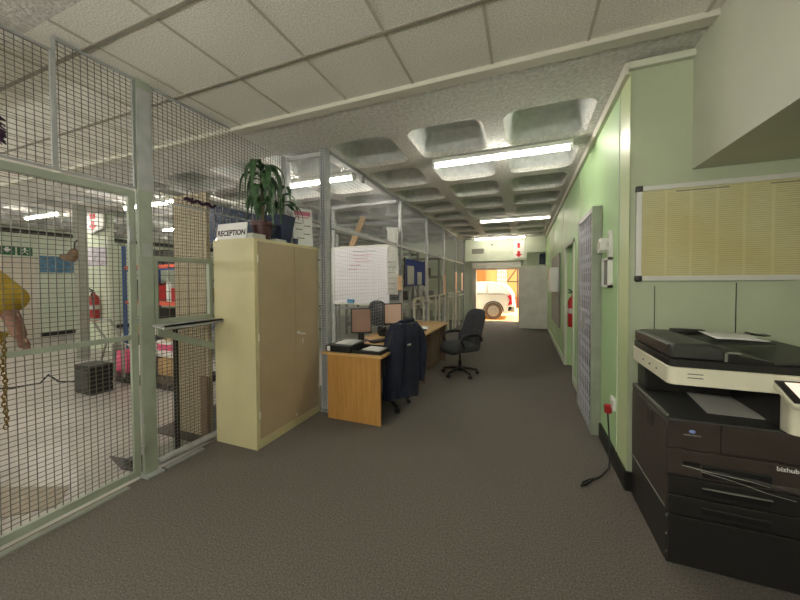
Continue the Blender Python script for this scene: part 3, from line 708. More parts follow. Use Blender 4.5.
jk.location = c2_.location; jk.rotation_euler = c2_.rotation_euler

# ---------------------------------------------------------------- right corridor wall items
sg = thing('security_gate', 'folding steel trellis security gate in a grey green frame on the corridor wall', 'security gate', (WX-.05, 4.0, 0))
GY0, GY1, GXX = 3.62, 4.52, .625
MB().box(GXX, WX, GY0, GY0+.05, 0, 2.27).build('side_jamb', 'ggreen', sg)
MB().box(GXX, WX, GY1-.04, GY1, 0, 2.27).build('side_jamb', 'ggreen', sg)
MB().box(GXX+.002, WX-.002, GY0+.052, GY1-.042, 2.22, 2.268).build('head_rail', 'galv', sg)
MB().box(GXX+.002, WX-.02, GY0+.052, GY1-.042, 0, .03).build('floor_track', 'galv', sg)
m = MB()
n = 8
for k in range(n): m.box(GXX+.004, GXX+.010, GY0+.07+k*(GY1-GY0-.14)/(n-1)-.008, GY0+.07+k*(GY1-GY0-.14)/(n-1)+.008, .03, 2.22)
m.build('gate_bars', 'trimw', sg)
m = MB(); st = (GY1-GY0-.14)/(n-1)
for k in range(0, n-2, 1):
    for j in range(7):
        ya = GY0+.07+k*st; z = .12+j*.3
        m.tube([(GXX+.014,ya,z), (GXX+.014,ya+2*st,z+.2)], .003, 5); m.tube([(GXX+.020,ya+2*st,z), (GXX+.020,ya,z+.2)], .003, 5)
m.build('lattice', 'trimw', sg)
MB().box(WX-.045, WX-.01, GY0+.05, GY1-.04, .03, 2.22).build('backing_door', 'bdoor', sg)
MB().box(GXX-.015, GXX+.005, 4.02, 4.08, 1.0, 1.2).build('lock_box', 'galv', sg)
def switch(y, z, w, hh, dpt, label, rock=1):
    t = thing('light_switch', label, 'switch', (WX-.01, y, z))
    MB().box(WX-dpt, WX, y-w/2, y+w/2, z, z+hh, bev=.003).build('plate', 'white', t)
    for k in range(rock): MB().box(WX-dpt-.008, WX-dpt, y-w*.25, y+w*.25, z+hh*(k+.25)/rock, z+hh*(k+.7)/rock).build('rocker', 'trim', t)
switch(3.50, 1.80, .08, .10, .055, 'white surface switch box next to the security gate')
switch(3.37, 1.81, .08, .11, .07, 'grey white switch box between the other two wall switches')
switch(3.23, 1.74, .075, .23, .03, 'tall white switch plate with stacked rockers nearest the wall corner', 3)
pf = thing('framed_notice', 'small white framed notice below the switches on the green wall', 'frame', (WX-.02, 3.38, 1.47))
MB().box(WX-.035, WX, 3.21, 3.46, 1.48, 1.50).box(WX-.035, WX, 3.21, 3.46, 1.72, 1.74).box(WX-.035, WX, 3.21, 3.235, 1.48, 1.74).box(WX-.035, WX, 3.435, 3.46, 1.48, 1.74).build('frame', 'white', pf)
MB().box(WX-.02, WX-.001, 3.23, 3.44, 1.49, 1.73).build('print', 'inkg', pf)
so = thing('power_socket', 'white double wall socket low on the green wall', 'socket', (WX-.01, 3.12, .42))
MB().box(WX-.02, WX, 3.06, 3.17, .46, .56, bev=.003).build('plate', 'white', so); MB().box(WX-.028, WX-.02, 3.075, 3.10, .48, .54).build('rocker', 'trim', so)
pg = thing('plug', 'red plug with black cable in the low wall socket', 'plug', (WX-.04, 3.13, .44))
MB().box(WX-.07, WX-.02, 3.10, 3.15, .42, .49, bev=.008).build('plug_body', 'red', pg)
cab = [(WX-.045,3.125,.42), (WX-.04,3.12,.3), (WX-.035,3.08,.12), (WX-.06,3.0,.012), (WX-.12,2.90,.008), (.54,2.82,.008), (.50,2.76,.03), (.47,2.74,.012), (.44,2.70,.012), (.40,2.66,.012), (.42,2.71,.012), (.46,2.76,.012), (.5,2.8,.01)]
MB().tube(cab, .006, 6).build('cable', 'blackpl', pg, smooth=True)
def extinguisher(c, label, s=1):
    x, y, z = c; t = thing('fire_extinguisher', label, 'fire extinguisher', c)
    MB().lathe((x,y,z), [(0,0), (.07*s,0), (.078*s,.02*s), (.078*s,.40*s), (.06*s,.46*s), (.025*s,.49*s), (.025*s,.52*s), (0,.52*s)], 20).build('cylinder', 'red', t, smooth=True)
    MB().lathe((x,y,z+.22*s), [(.0792*s,0), (.0792*s,.08*s)], 20).build('label_band', 'paper2', t, smooth=True)
    MB().tube([(x,y,z+.52*s), (x,y,z+.55*s), (x-.07*s,y-.05*s,z+.6*s)], .012*s).tube([(x,y,z+.54*s), (x-.08*s,y-.06*s,z+.55*s)], .009*s).build('valve_handle', 'blackpl', t, smooth=True)
    MB().tube([(x,y,z+.53*s), (x+.06*s,y-.06*s,z+.5*s), (x+.09*s,y-.05*s,z+.35*s), (x+.085*s,y-.04*s,z+.15*s)], .011*s).build('hose', 'blackpl', t, smooth=True)
    return t
extinguisher((WX+.022, 5.72, .80), 'red fire extinguisher mounted on the corridor wall by the doorway', 1.0)
one('extinguisher_sign', MB().box(WX+.06, WX+.1, 5.6, 5.85, 1.78, 2.02), 'white', 'small white sign high above the corridor fire extinguisher', 'sign')
one('notice_board', MB().box(WX-.03, WX-.005, 7.4, 9.3, .55, 2.12, bev=.008), 'greymet', 'dark grey flat board on the corridor wall beyond the trellis gate', 'board')
one('metre_box', MB().box(WX-.2, WX-.031, 7.45, 7.8, 1.3, 1.82, bev=.01), 'alu', 'grey blue metal box jutting from the dark board on the corridor wall', 'box')
# facing wall notice board
nb = thing('display_board', 'wide aluminium framed board of yellowed printed columns above the copier', 'notice board', (1.6, 2.74, 1.54))
BX0, BX1, BZ0, BZ1 = .742, 2.3, 1.535, 2.2
MB().box(BX0+.01, BX1-.01, 2.737, 2.752, BZ0+.01, BZ1-.01).build('backing', 'paper2', nb)
ct = MB().box(BX0+.03, BX1-.03, 2.733, 2.737, BZ0+.03, BZ1-.03).build('printed_chart', 'chart', nb)
fr = MB()
fr.box(BX0, BX1, 2.722, 2.75, BZ0, BZ0+.034, bev=.004).box(BX0, BX1, 2.722, 2.75, BZ1-.034, BZ1, bev=.004).box(BX0, BX0+.034, 2.7225, 2.75, BZ0+.03, BZ1-.03, bev=.003).box(BX1-.034, BX1, 2.7225, 2.75, BZ0+.03, BZ1-.03, bev=.003)
fr.build('frame', 'alu', nb)
for (cx, cz) in ((BX0+.017, BZ0+.017), (BX0+.017, BZ1-.017), (BX1-.017, BZ0+.017), (BX1-.017, BZ1-.017)):
    MB().box(cx-.021, cx+.021, 2.717, 2.752, cz-.021, cz+.021, bev=.008).build('corner_cap', 'dgrey', nb, smooth=True)
m = MB(); m.box(.97, 1.25, 2.7315, 2.733, BZ1-.055, BZ1-.048); m.build('heading_print', 'inkg', nb)
MB().box(1.45,1.6,2.7315,2.733,BZ1-.056,BZ1-.049).build('heading_print', 'inkg', nb)

# ---------------------------------------------------------------- copier
cp = thing('photocopier', 'large dark brown and black office copier with cream scanner band by the green wall', 'copier', (1.05, 2.4, 0))
CX0, CX1, CY0, CY1 = .725, 1.42, 2.1, 2.71
MB().box(CX0+.003, CX1-.01, CY0+.015, CY1, .0, .30, bev=.006).build('base_cabinet', 'copblack', cp)
MB().box(CX0, CX1, CY0+.015, CY1, .30, .775, bev=.008).build('main_body', 'copier', cp)
# output tray top sloped
MB().prism([(CX0,CY0+.012,.775), (CX0,CY1,.775), (CX0,CY1,.81), (CX0,CY0+.012,.797)], (CX1-CX0,0,0)).build('output_tray', 'dgrey2', cp, bevel=.006)
MB().box(CX0+.002, CX0+.012, CY0+.03, CY1-.02, .80, .815).build('side_lip', 'copgrey', cp)
# upper front doors and drawers
MB().box(CX0+.003, CX0+.22, CY0, CY0+.02, .645, .79, bev=.006).build('front_cover', 'copier', cp)
MB().box(CX0+.223, CX1-.003, CY0, CY0+.02, .645, .79, bev=.006).build('front_cover', 'copier', cp)
MB().box(CX0+.003, CX1-.003, CY0+.0, CY0+.02, .50, .638, bev=.006).build('drawer', 'copier', cp)
dq = MB().box(CX0+.003, CX1-.003, CY0, CY0+.02, .395, .492, bev=.006).build('drawer', 'copblack', cp)
MB().box(CX0+.003, CX1-.003, CY0, CY0+.02, .285, .388, bev=.006).build('drawer', 'copblack', cp)
MB().box(CX0+.003, CX1-.003, CY0, CY0+.02, .012, .278, bev=.006).build('base_door', 'copblack', cp)
for zz, hh in ((.53,.055), (.435,.03), (.33,.03)):
    hdl = MB().box(.87, 1.14, CY0-.003, CY0+.003, zz-.02, zz+hh-.01, bev=.0015).build('drawer_handle', 'blackpl', cp)
    MB().box(.87, 1.14, CY0-.013, CY0-.003, zz+hh-.014, zz+hh-.009).build('handle_lip', 'dgrey2' if zz != .435 else 'copgrey', hdl)
MB().box(.79, .86, CY0-.002, CY0+.003, .55, .58).build('finger_recess', 'blackpl', cp)
# crinkled clear tape across drawers
m = MB(); rows = []
for i in range(17):
    t_ = i/16; xx = .79+.63*t_
    z = .555-.045*t_+.004*math.sin(i*1.9); rows.append([(xx, CY0-.004, z+.007), (xx, CY0-.007-.003*math.sin(i*2.3), z), (xx, CY0-.004, z-.008-.01*t_)])
m.sheet(rows); tp = m.build('clear_tape', mat('clear_tape', (150,146,138), .08, alpha=.14), cp, smooth=True, solid=.001)
MB().tube([(.78,CY0-.014,.562), (.90,CY0-.016,.548), (1.05,CY0-.014,.535), (1.13,CY0-.014,.52)], .0010, 5).tube([(.86,CY0-.016,.545), (1.0,CY0-.016,.52), (1.12,CY0-.018,.49), (1.22,CY0-.016,.475)], .0009, 5).build('tape_edge', 'alu', cp)
# side details
MB().box(CX0-.004, CX0, 2.32, 2.40, .66, .755, bev=.002).build('side_vent', 'dgrey2', cp)
MB().box(CX0-.004, CX0+.001, CY0+.03, CY1-.01, .295, .302).build('side_seam', 'copgrey', cp)
for k in range(3): MB().box(CX0-.003, CX0+.01, CY0+.005, CY0+.012, .06+.1*k, .07+.1*k).build('bolt', 'copgrey', cp)
# upper rear column and inner recess
MB().box(CX0+.03, CX1, CY1-.16, CY1, .81, .99, bev=.01).build('rear_column', 'copblack', cp)
MB().box(1.19, CX1, CY0+.05, CY1-.1, .80, .99, bev=.01).build('right_column', 'copblack', cp)
# scanner band (rounded plan corners)
def rplan(x0, x1, y0, y1, r, z0, z1, n=6):
    pts = []
    for (cx, cy, a0) in ((x1-r,y1-r,0), (x0+r,y1-r,90), (x0+r,y0+r,180), (x1-r,y0+r,270)):
        for k in range(n):
            a = math.radians(a0+90*k/(n-1)); pts.append((cx+r*math.cos(a), cy+r*math.sin(a), z0))
    return MB().prism(pts, (0,0,z1-z0))
rplan(CX0-.005, CX1+.01, CY0-.01, CY1, .035, .985, 1.078).build('scanner_band', 'copcream', cp, smooth=True, bevel=.004)
m = MB(); m.box(.80, .865, CY0-.012, CY0-.009, 1.046, 1.05).box(.80, .865, CY0-.012, CY0-.009, 1.026, 1.03); m.build('band_slots', 'dgrey2', cp)
for k in range(3): MB().ball((CX0-.006, 2.25+.11*k, 1.03), .006).build('side_button', 'copgrey', cp)
rplan(CX0+.002, CX1, CY0+.0, CY1-.005, .03, 1.078, 1.118).build('platen_cover', 'copblack', cp, smooth=True, bevel=.003)
# feeder
m = MB()
m.prism([(CX0+.01,CY0+.01,1.12), (CX0+.01,CY0+.01,1.185), (CX0+.03,CY0+.01,1.20), (.90,CY0+.01,1.205), (.955,CY0+.01,1.19), (.965,CY0+.01,1.12)], (0,.57,0))
m.build('feeder_cover', 'dgrey2', cp, bevel=.012, smooth=True)
MB().box(CX0-.001, CX0+.011, CY0+.03, CY1-.06, 1.135, 1.19).build('feeder_side_plate', 'copier', cp)
MB().box(CX0-.002, CX0+.012, CY0+.03, CY1-.06, 1.188, 1.194).build('feeder_edge_strip', 'copgrey', cp)
MB().prism([(.955,CY0+.02,1.118), (.955,CY0+.02,1.165), (.975,CY0+.02,1.175), (1.03,CY0+.02,1.15), (1.15,CY0+.02,1.13), (1.15,CY0+.02,1.118)], (0,.5,0)).build('exit_tray', 'copblack', cp)
MB().box(.957, .967, CY0+.002, CY0+.02, 1.12, 1.17).box(.957, 1.02, CY0+.002, CY0+.02, 1.163, 1.171).build('tray_bracket', 'copgrey', cp)
grid = [[(.97+.27*i/8, 2.28+.30*j/4, 1.178+.018*(i/8)**.7+.008*(j/4)) for j in range(5)] for i in range(9)]
MB().sheet(grid).build('input_tray', 'dgrey2', cp, solid=.008, smooth=True)
MB().prism([(1.14,CY0+.02,1.118), (1.28,CY0+.02,1.145), (CX1,CY0+.02,1.17), (CX1,CY0+.02,1.118)], (0,.5,0)).build('right_lid', 'dgrey2', cp, bevel=.005)
MB().box(.90, 1.08, 2.58, 2.63, 1.19, 1.222, bev=.01).build('paper_guide', 'copblack', cp, smooth=True)
MB().prism([(1.25,2.5,1.212), (1.31,2.5,1.205), (1.34,2.5,1.21), (1.34,2.5,1.215), (1.31,2.5,1.212), (1.255,2.5,1.225)], (0,.06,0)).build('paper_stop', 'copblack', cp)
# control panel
R_ = RX(26)
m = MB(); m.box(1.13, 1.45, CY0-.16, CY0+.0, 1.02, 1.048, rot=R_, piv=(1.2,CY0,1.05), bev=.008); m.build('control_panel', 'copcream', cp, smooth=True)
m = MB(); m.box(1.135, 1.445, CY0-.152, CY0-.004, 1.048, 1.056, rot=R_, piv=(1.2,CY0,1.05), bev=.002); m.build('panel_bezel', 'dgrey', cp)
m = MB(); m.box(1.165, 1.40, CY0-.135, CY0-.02, 1.056, 1.0575, rot=R_, piv=(1.2,CY0,1.05)); m.build('touch_screen', mat('touch_screen', (246,226,210), .3, emit=.35), cp)
rplan(1.185, 1.36, CY0-.04, CY0+.06, .03, .80, 1.0).build('panel_neck', 'copcream', cp, smooth=True)
text('brand_lettering', 'bizhub', .031, (1.195, CY0-.003, .615), (PI/2,0,0), 'paper', cp, ext=.0005, bold=.0004)
text('maker_lettering', 'KONICA MINOLTA', .0085, (.828, CY0-.002, .722), (PI/2,0,0), 'paper2', cp, ext=.0003)
m = MB(); m.ball((.828,CY0-.001,.742), .012, 1.2, .12, .8); m.build('maker_emblem', mat('emblem_blue', (120,140,200), .4), cp, smooth=True)
one('copy_sheet', MB().sheet([[(.945+.05*j*.1+.24*i/4, 2.235+.33*j/6+.02*i/4*j/6, .806+.0+.014*j/6) for i in range(5)] for j in range(7)]), 'paper2', 'grey white sheet lying in the copier output tray', 'paper', solid=.003)
one('fed_sheet', MB().sheet([[(1.01+.22*i/10, 2.30+.21*j/4, 1.192+.014*(i/10)+.008*math.cos(i/10*PI)+.012*(j/4)+.010) for j in range(5)] for i in range(11)]), 'paper', 'curved white sheet lying on the feeder tray on top of the copier', 'paper', solid=.002, smooth=True)

# ---------------------------------------------------------------- workshop behind the mesh
one('grey_column', MB().box(-8.50, -8.30, 3.62, 3.76, 0, CZ), 'greymet', 'slim grey square column behind the mesh gate', 'column')
one('green_column', MB().box(-9.55, -8.70, 4.3, 4.42, 0, CZ), 'lgreen', 'broad pale green column right of the slim grey column', 'column')
extinguisher((-9.05, 4.18, .68), 'red fire extinguisher on the broad green column in the workshop', 1.25)
one('poster', MB().box(-9.46, -8.74, 4.285, 4.298, 1.93, 2.36, bev=.004), mat('safety_poster', (214,214,222), .5, rgb2=(170,150,170), vscale=9), 'white safety poster with small pictures on the green column', 'poster')
ws = thing('hanging_sign', 'white sign with red square and red down arrow high on the green column', 'sign', (-9.2, 4.2, 2.6))
MB().prism([(-9.5,4.2,2.75), (-9.1,4.2,2.66), (-8.65,4.2,2.76), (-8.65,4.2,3.1), (-9.5,4.2,3.1)], (0,.02,0)).build('panel', 'white', ws)
m = MB(); arrow(m, -9.05, 4.198, 2.84, .34, .2); m.build('red_arrow', 'redsign', ws)
MB().box(-9.15, -8.95, 4.19, 4.198, 2.98, 3.09).build('red_symbol', 'redsign', ws)
gl = thing('work_glove', 'brown leather boot shaped glove hanging beside the grey column', 'glove', (-8.4, 3.5, 2.0))
MB().prism([(-8.82,3.52,2.14), (-8.55,3.52,2.13), (-8.38,3.52,2.24), (-8.26,3.52,2.2), (-8.30,3.52,2.04), (-8.42,3.52,1.96), (-8.62,3.52,1.99), (-8.8,3.52,2.05)], (0,.1,0)).build('glove_body', 'leather', gl, bevel=.03, smooth=True)
MB().tube([(-8.3,3.55,2.2), (-8.3,3.56,2.34), (-8.3,3.6,2.4)], .012).build('hanging_cord', 'blackpl', gl)
ex = thing('exit_sign', 'green and white running man exit sign on the far left wall', 'sign', (LX+.02, 4.3, 2.3))
for k, y in enumerate((4.03, 4.36)):
    MB().box(LX+.005, LX+.02, y, y+.29, 2.32, 2.56).build('panel', 'signgreen', ex)
m = MB(); m.prism([(LX+.022,4.1,2.48), (LX+.022,4.17,2.38), (LX+.022,4.25,2.48), (LX+.022,4.2,2.48), (LX+.022,4.2,2.53), (LX+.022,4.14,2.53), (LX+.022,4.14,2.48)], (.004,0,0)); m.build('white_arrow', 'white', ex)
m = MB(); m.ball((LX+.024,4.5,2.52), .022).tube([(LX+.024,4.5,2.5), (LX+.024,4.5,2.43), (LX+.024,4.56,2.36)], .012).tube([(LX+.024,4.5,2.43), (LX+.024,4.44,2.37)], .012).tube([(LX+.024,4.43,2.46), (LX+.024,4.5,2.49), (LX+.024,4.57,2.45)], .01); m.build('running_figure', 'white', ex)
d = struct('door_2', MB().box(LX+.0, LX+.05, 3.75, 4.65, 0, 2.24), mat('pale_pink_door', (206,196,180), .6))
MB().box(LX, LX+.07, 4.65, 4.74, 0, 2.3).box(LX, LX+.07, 3.66, 3.75, 0, 2.3).box(LX, LX+.07, 3.66, 4.74, 2.24, 2.3).build('door_frame', 'trim', d)
one('sea_poster', MB().box(LX+.005, LX+.02, 4.78, 5.55, 1.86, 2.34), 'poster', 'blue seascape picture on the far left wall beside the door', 'picture')
struct('shadow_pipe', MB().tube([(LX+.08,-2,2.98), (LX+.08,EY,2.98)], .06, 10), 'dgrey')  # dark pipe shape draws the shadowed edge between wall and ceiling
# tan pillar
tp = thing('tan_pillar', 'tan perforated sheet cupboard standing behind the counter hatch mesh', 'pillar', (-3.1, 2.45, 0))
MB().box(-3.36, -2.885, 2.22, 2.255, 0, 2.42).build('panel', 'tan', tp)
mesh_xz(2.212, -3.36, -2.90, .02, 2.40, .03, .0012).build('mesh_skin', 'wire', tp)
one('dark_board', MB().box(-2.95, -2.86, 2.17, 2.205, .0, .62), 'brownp', 'dark brown board leaning beside the tan cupboard, left of the cream cabinet', 'board')
st = thing('pedestal_stand', 'black pedestal on a square grey base plate behind the mesh', 'stand', (-3.0, 1.95, 0))
MB().tube([(-2.93,1.93,.01), (-2.93,1.93,1.17)], .022, 10).build('pole', 'blackpl', st, smooth=True)
MB().box(-3.18, -2.87, 1.76, 2.08, 0, .012).build('base_plate', 'greymet', st)
MB().box(-2.99, -2.88, 1.88, 1.99, 1.12, 1.18).build('head_plate', 'blackpl', st)
one('floor_plate', MB().prism([(-3.42,1.66,0), (-2.9,1.72,0), (-2.9,1.6,0), (-3.1,1.58,0)], (0,0,.012)).box(-3.12,-3.04,1.62,1.72,.012,.06), 'dgrey', 'dark triangular steel plate on the concrete behind the green post', 'plate')
one('floor_mat', MB().box(-3.6, -2.86, 2.1, 3.2, 0, .008), 'dgrey', 'dark mat on the concrete around the tan cupboard foot', 'mat')
one('cardboard_sheet', MB().prism([(-3.9,.75,0), (-3.3,.85,0), (-3.0,1.15,0), (-3.2,1.3,0), (-3.7,1.1,0)], (0,0,.006)), mat('dull_sheet', (150,140,124), .6), 'dull torn sheet lying on the concrete just inside the gate', 'sheet')
# trolley, boxes
bb2 = thing('equipment_box', 'black boxy machine on the workshop floor left of the trolley', 'machine', (-5.7, 2.6, 0))
MB().box(-5.9, -5.5, 2.48, 2.74, 0, .40, bev=.01).build('housing', 'blackpl', bb2)
MB().box(-5.86, -5.54, 2.47, 2.48, .08, .32).build('front_grille', 'dgrey', bb2)
MB().tube([(-5.9,2.6,.12), (-6.35,2.5,.1), (-6.5,2.45,.2), (-6.6,2.4,.08), (-7.0,2.25,.01), (-7.4,2.0,.01)], .012).build('cable', 'blackpl', bb2, smooth=True)
pal = one('pallet', MB().box(-6.4, -4.5, 2.98, 3.7, .06, .10).box(-6.4, -4.5, 3.0, 3.12, 0, .06).box(-6.4, -4.5, 3.5, 3.65, 0, .06), 'dgrey', 'low dark pallet under the trolley and plastic containers', 'pallet')
one('dark_crate', MB().box(-6.5, -5.5, 3.48, 3.68, .101, .62, bev=.01), 'blackpl', 'dark crate at the back of the pallet behind the pink jerrycan', 'crate')
tr = thing('hand_trolley', 'grey tubular trolley handle frame standing on the dark pallet', 'trolley', (-5.4, 2.8, .1))
def P(x, z, y=2.75): return (x-.57, y+.13, z)
MB().tube([P(-5.75,.98), P(-5.25,.98), P(-4.95,.66), P(-4.95,.13)], .018).tube([P(-5.75,.98), P(-5.35,.66)], .018).build('handle_hoop', 'greymet', tr, smooth=True)
MB().tube([P(-5.35,.66), P(-5.6,.18), P(-5.2,.14), P(-5.12,.66)], .016).tube([P(-5.2,.14), P(-5.2,.62)], .014).build('leg_loop', 'greymet', tr, smooth=True)
MB().tube([P(-5.15,.12,2.6), P(-4.9,.12,2.6), P(-4.85,.42,2.6), P(-5.02,.42,2.6), P(-5.15,.12,2.6)], .014).build('foot_loop', 'greymet', tr, smooth=True)
def jerry(c, s, m1, label):
    x, y, z = c; t = thing('jerrycan', label, 'container', c, 'plastic containers on the pallet')
    MB().box(x-.13*s, x+.13*s, y-.08*s, y+.08*s, z, z+.28*s, bev=.025).build('body', m1, t, smooth=True)
    MB().tube([(x-.08*s,y,z+.27*s), (x-.07*s,y,z+.35*s), (x+.05*s,y,z+.35*s), (x+.07*s,y,z+.27*s)], .014*s).build('handle', 'white' , t, smooth=True)
    MB().lathe((x+.09*s,y,z+.27*s), [(.022*s,0), (.022*s,.04*s), (0,.04*s)], 12).build('cap', 'red', t)
    return t
jerry((-6.0,3.2,.101), 1.25, 'pink', 'pink plastic jerrycan behind the trolley legs, left one')
jerry((-5.62,3.2,.101), 1.25, 'white', 'white and pink plastic jerrycan next to the green post')
tb = thing('plastic_tub', 'white tub with pink band seen right of the green post', 'tub', (-5.1, 3.4, .1))
MB().box(-5.5, -4.75, 3.3, 3.65, .36, .62, bev=.03).build('body', 'white', tb, smooth=True)
MB().box(-5.42, -4.8, 3.285, 3.3, .48, .57).build('pink_band', 'pink', tb)
one('cardboard_box', MB().box(-5.35, -4.7, 3.25, 3.65, .101, .359), 'cardboard', 'cardboard box under the white tub on the pallet', 'box')
one('cardboard_box', MB().box(-5.35, -5.0, 3.35, 3.6, .621, .82), 'cardboard', 'small cardboard box on top of the white tub', 'box')
# racks
def rack(x0, x1, y0, y1, levels, label, um='blueu', bmn='orange', H=2.4):
    t = thing('storage_rack', label, 'rack', ((x0+x1)/2, (y0+y1)/2, 0))
    for x in (x0, x1):
        for y in (y0, y1): MB().box(x-.03, x+.03, y-.03, y+.03, 0, H).build('upright', um, t)
    for z in levels:
        MB().box(x0, x1, y0-.02, y0+.02, z-.06, z+.02).build('beam', bmn, t)
        MB().box(x0, x1, y0, y1, z, z+.02).build('shelf', 'greymet', t)
    m = MB()
    for x in (x0, x1): m.tube([(x,y0,.3), (x,y1,1.1)], .012, 5).tube([(x,y1,1.1), (x,y0,1.9)], .012, 5)
    m.build('bracing', um, t)
    return t
rack(-8.8, -6.2, 4.65, 5.3, (.25, 1.1, 1.92), 'blue and salmon steel storage rack behind the green post')
rack(-12.0, -9.7, 6.6, 7.4, (.2, 1.05, 2.0), 'far blue storage rack beyond the broad green column', 'blueu', 'blueu')
rack(-4.9, -2.9, 8.2, 8.9, (.3, 1.0, 1.7, 2.3), 'grey storage rack behind the whiteboard', 'greymet', 'greymet')
rack(-4.3, -2.6, 10.2, 11.0, (.3, 1.0, 1.7, 2.3), 'grey storage rack beyond the far gate frames', 'greymet', 'greymet')
rack(-6.4, -4.9, 6.5, 7.1, (.3, .9, 1.5, 2.1), 'grey storage rack left of the cupboard, behind the desk', 'greymet', 'greymet')
def items(x0, x1, y, z, spec):
    x = x0; k = 0
    for (w, hh, mt, nm, lb) in spec:
        one(nm, MB().box(x, x+w, y, y+.3, z, z+hh, bev=.012), mt, lb, nm.replace('_', ' '), None); x += w+.03
items(-8.7, 0, 4.75, 1.121, [(.45,.5,'blackpl','storage_carton','black carton at far left of the middle shelf, blue and salmon rack'), (.4,.4,'dred','storage_carton','dark red carton beside the black one on the middle shelf, blue and salmon rack')])
items(-7.74, 0, 4.75, 1.121, [(.22,.36,'red','storage_bin','red bin at the left of the middle shelf, blue and salmon rack'), (.14,.44,'white','storage_bin','white bin beside the red bin on the blue and salmon rack'), (.16,.3,'red','storage_bin','second red bin with low lid on the blue and salmon rack')])
for k in range(3): one('glass_bottle', MB().lathe((-7.05+.11*k,4.85,1.121), [(.045,0), (.045,.28), (.018,.38), (.018,.46), (0,.46)], 14), 'greenb', ['left green bottle on the blue and salmon rack','middle green bottle on the blue and salmon rack','right green bottle on the blue and salmon rack'][k], 'bottle', 'green bottles on the rack', smooth=True)
items(-6.7, 0, 4.75, 1.121, [(.4,.3,'cardboard','storage_carton','cardboard carton on the blue and salmon rack')])
items(-8.0, 0, 4.7, 1.941, [(.5,.34,'blackpl','storage_carton','black carton at left on top of the blue and salmon rack'), (.45,.3,'dgrey','storage_carton','dark grey carton on top of the blue and salmon rack'), (.5,.25,'brownp','storage_carton','brown carton on top of the blue and salmon rack')])
items(-8.6, 0, 4.7, .271, [(.5,.3,'cardboard','storage_carton','tan carton on the bottom shelf of the blue and salmon rack'), (.6,.3,'white','storage_carton','white carton on the bottom shelf of the blue and salmon rack'), (.5,.3,'blackpl','storage_carton','black carton on the bottom shelf of the blue and salmon rack')])
items(-11.8, 0, 6.7, 1.071, [(.5,.5,'dred','storage_carton','dark red carton on the far blue rack'), (.6,.4,'blackpl','storage_carton','black carton on the far blue rack'), (.6,.5,'dred','storage_carton','second dark red carton on the far blue rack')])
items(-11.8, 0, 6.7, .221, [(.6,.5,'white','storage_carton','white carton low on the far blue rack'), (.7,.5,'dgrey','storage_carton','grey carton low on the far blue rack')])
rnd = random.Random(3)
for (rx, ry, zs, nm, ww) in ((-4.8,8.3,(.321,1.021,1.721),'rack behind the whiteboard',1.45), (-4.2,10.3,(.321,1.021,1.721),'rack beyond the gate frames',1.15), (-6.3,6.6,(.321,.921,1.521),'rack behind the cupboard',1.0)):
    for zi, z in enumerate(zs):
        x = rx; k = 0
        while x < rx+ww:
            w = rnd.uniform(.2,.36); mt = rnd.choice(['blackpl','cardboard','white','dgrey','greymet','paper2'])
            cn = {'blackpl':'black','cardboard':'brown','white':'white','dgrey':'charcoal','greymet':'grey','paper2':'pale'}[mt]
            one('storage_carton', MB().box(x, x+w, ry, ry+.3, z, z+rnd.uniform(.18,.42), bev=.008), mt, '%s carton, %s from left on the %s shelf of the %s' % (cn, ['first','second','third','fourth','fifth','sixth','seventh','eighth'][k], ['bottom','middle','upper'][zi], nm), 'carton', 'cartons on the grey racks'); x += w+.04; k += 1
# blue strip curtain and overhead gear
bc = thing('strip_curtain', 'dark blue strip curtain hanging behind the reception card', 'curtain', (-4.7, 4.3, 2.3))
m = MB()
for k in range(16): m.box(-5.62+.09*k, -5.54+.09*k, 4.3+.01*(k%2), 4.31+.01*(k%2), 2.3, 2.95)
m.build('strips', 'teal', bc); MB().box(-5.67, -4.15, 4.28, 4.33, 2.95, 3.0).build('header_rail', 'alu', bc)
ct_ = thing('cable_tray', 'white overhead cable tray running past the plant tops', 'cable tray', (-4.2, 5.0, 2.7))
MB().box(-4.30, -4.22, 3.3, 11.5, 2.76, 2.80).build('tray_rail', 'white', ct_)
for y in (3.4, 5.4, 7.4, 9.4): MB().tube([(-4.26,y,2.80), (-4.26,y,3.1)], .008, 6).build('hanger', 'galv', ct_)
one('conduit', MB().tube([(-4.7,2.9,2.82), (-4.5,6.0,2.80), (-4.4,11,2.8)], .03, 8), 'greymet', 'grey conduit pipe above the white cable tray', 'pipe', smooth=True)
one('conduit', MB().tube([(-3.9,3.4,2.62), (-3.6,11,2.62)], .025, 8), 'galv', 'silver conduit pipe right of the white cable tray', 'pipe', smooth=True)
gar = thing('wire_garland', 'dark purple twisted garland with a wire loop on the mesh rail', 'garland', (GX+.03, 2.1, 2.3))
pts = [(GX+.04, 1.93+.30*k/20, 2.27+.01*math.sin(k)) for k in range(21)]
m = MB().tube(pts, .014, 6)
for k in range(40):
    y = 1.93+.30*random.random(); a = random.random()*6.28; m.tube([(GX+.04,y,2.27), (GX+.04+.028*math.cos(a),y+.01,2.27+.028*math.sin(a))], .003, 4)
m.build('twist', 'purple', gar)
MB().tube([(GX+.04,1.98+.025*math.cos(2*PI*k/18),2.325+.045*math.sin(2*PI*k/18)) for k in range(18)], .003, 5, closed=True).build('wire_loop', 'blackpl', gar)
one('timber_plank', MB().box(-3.65, -3.52, 6.48, 6.53, 2.28, 3.06, rot=RY(26)), 'wood', 'pale timber plank propped diagonally above the whiteboard', 'plank')
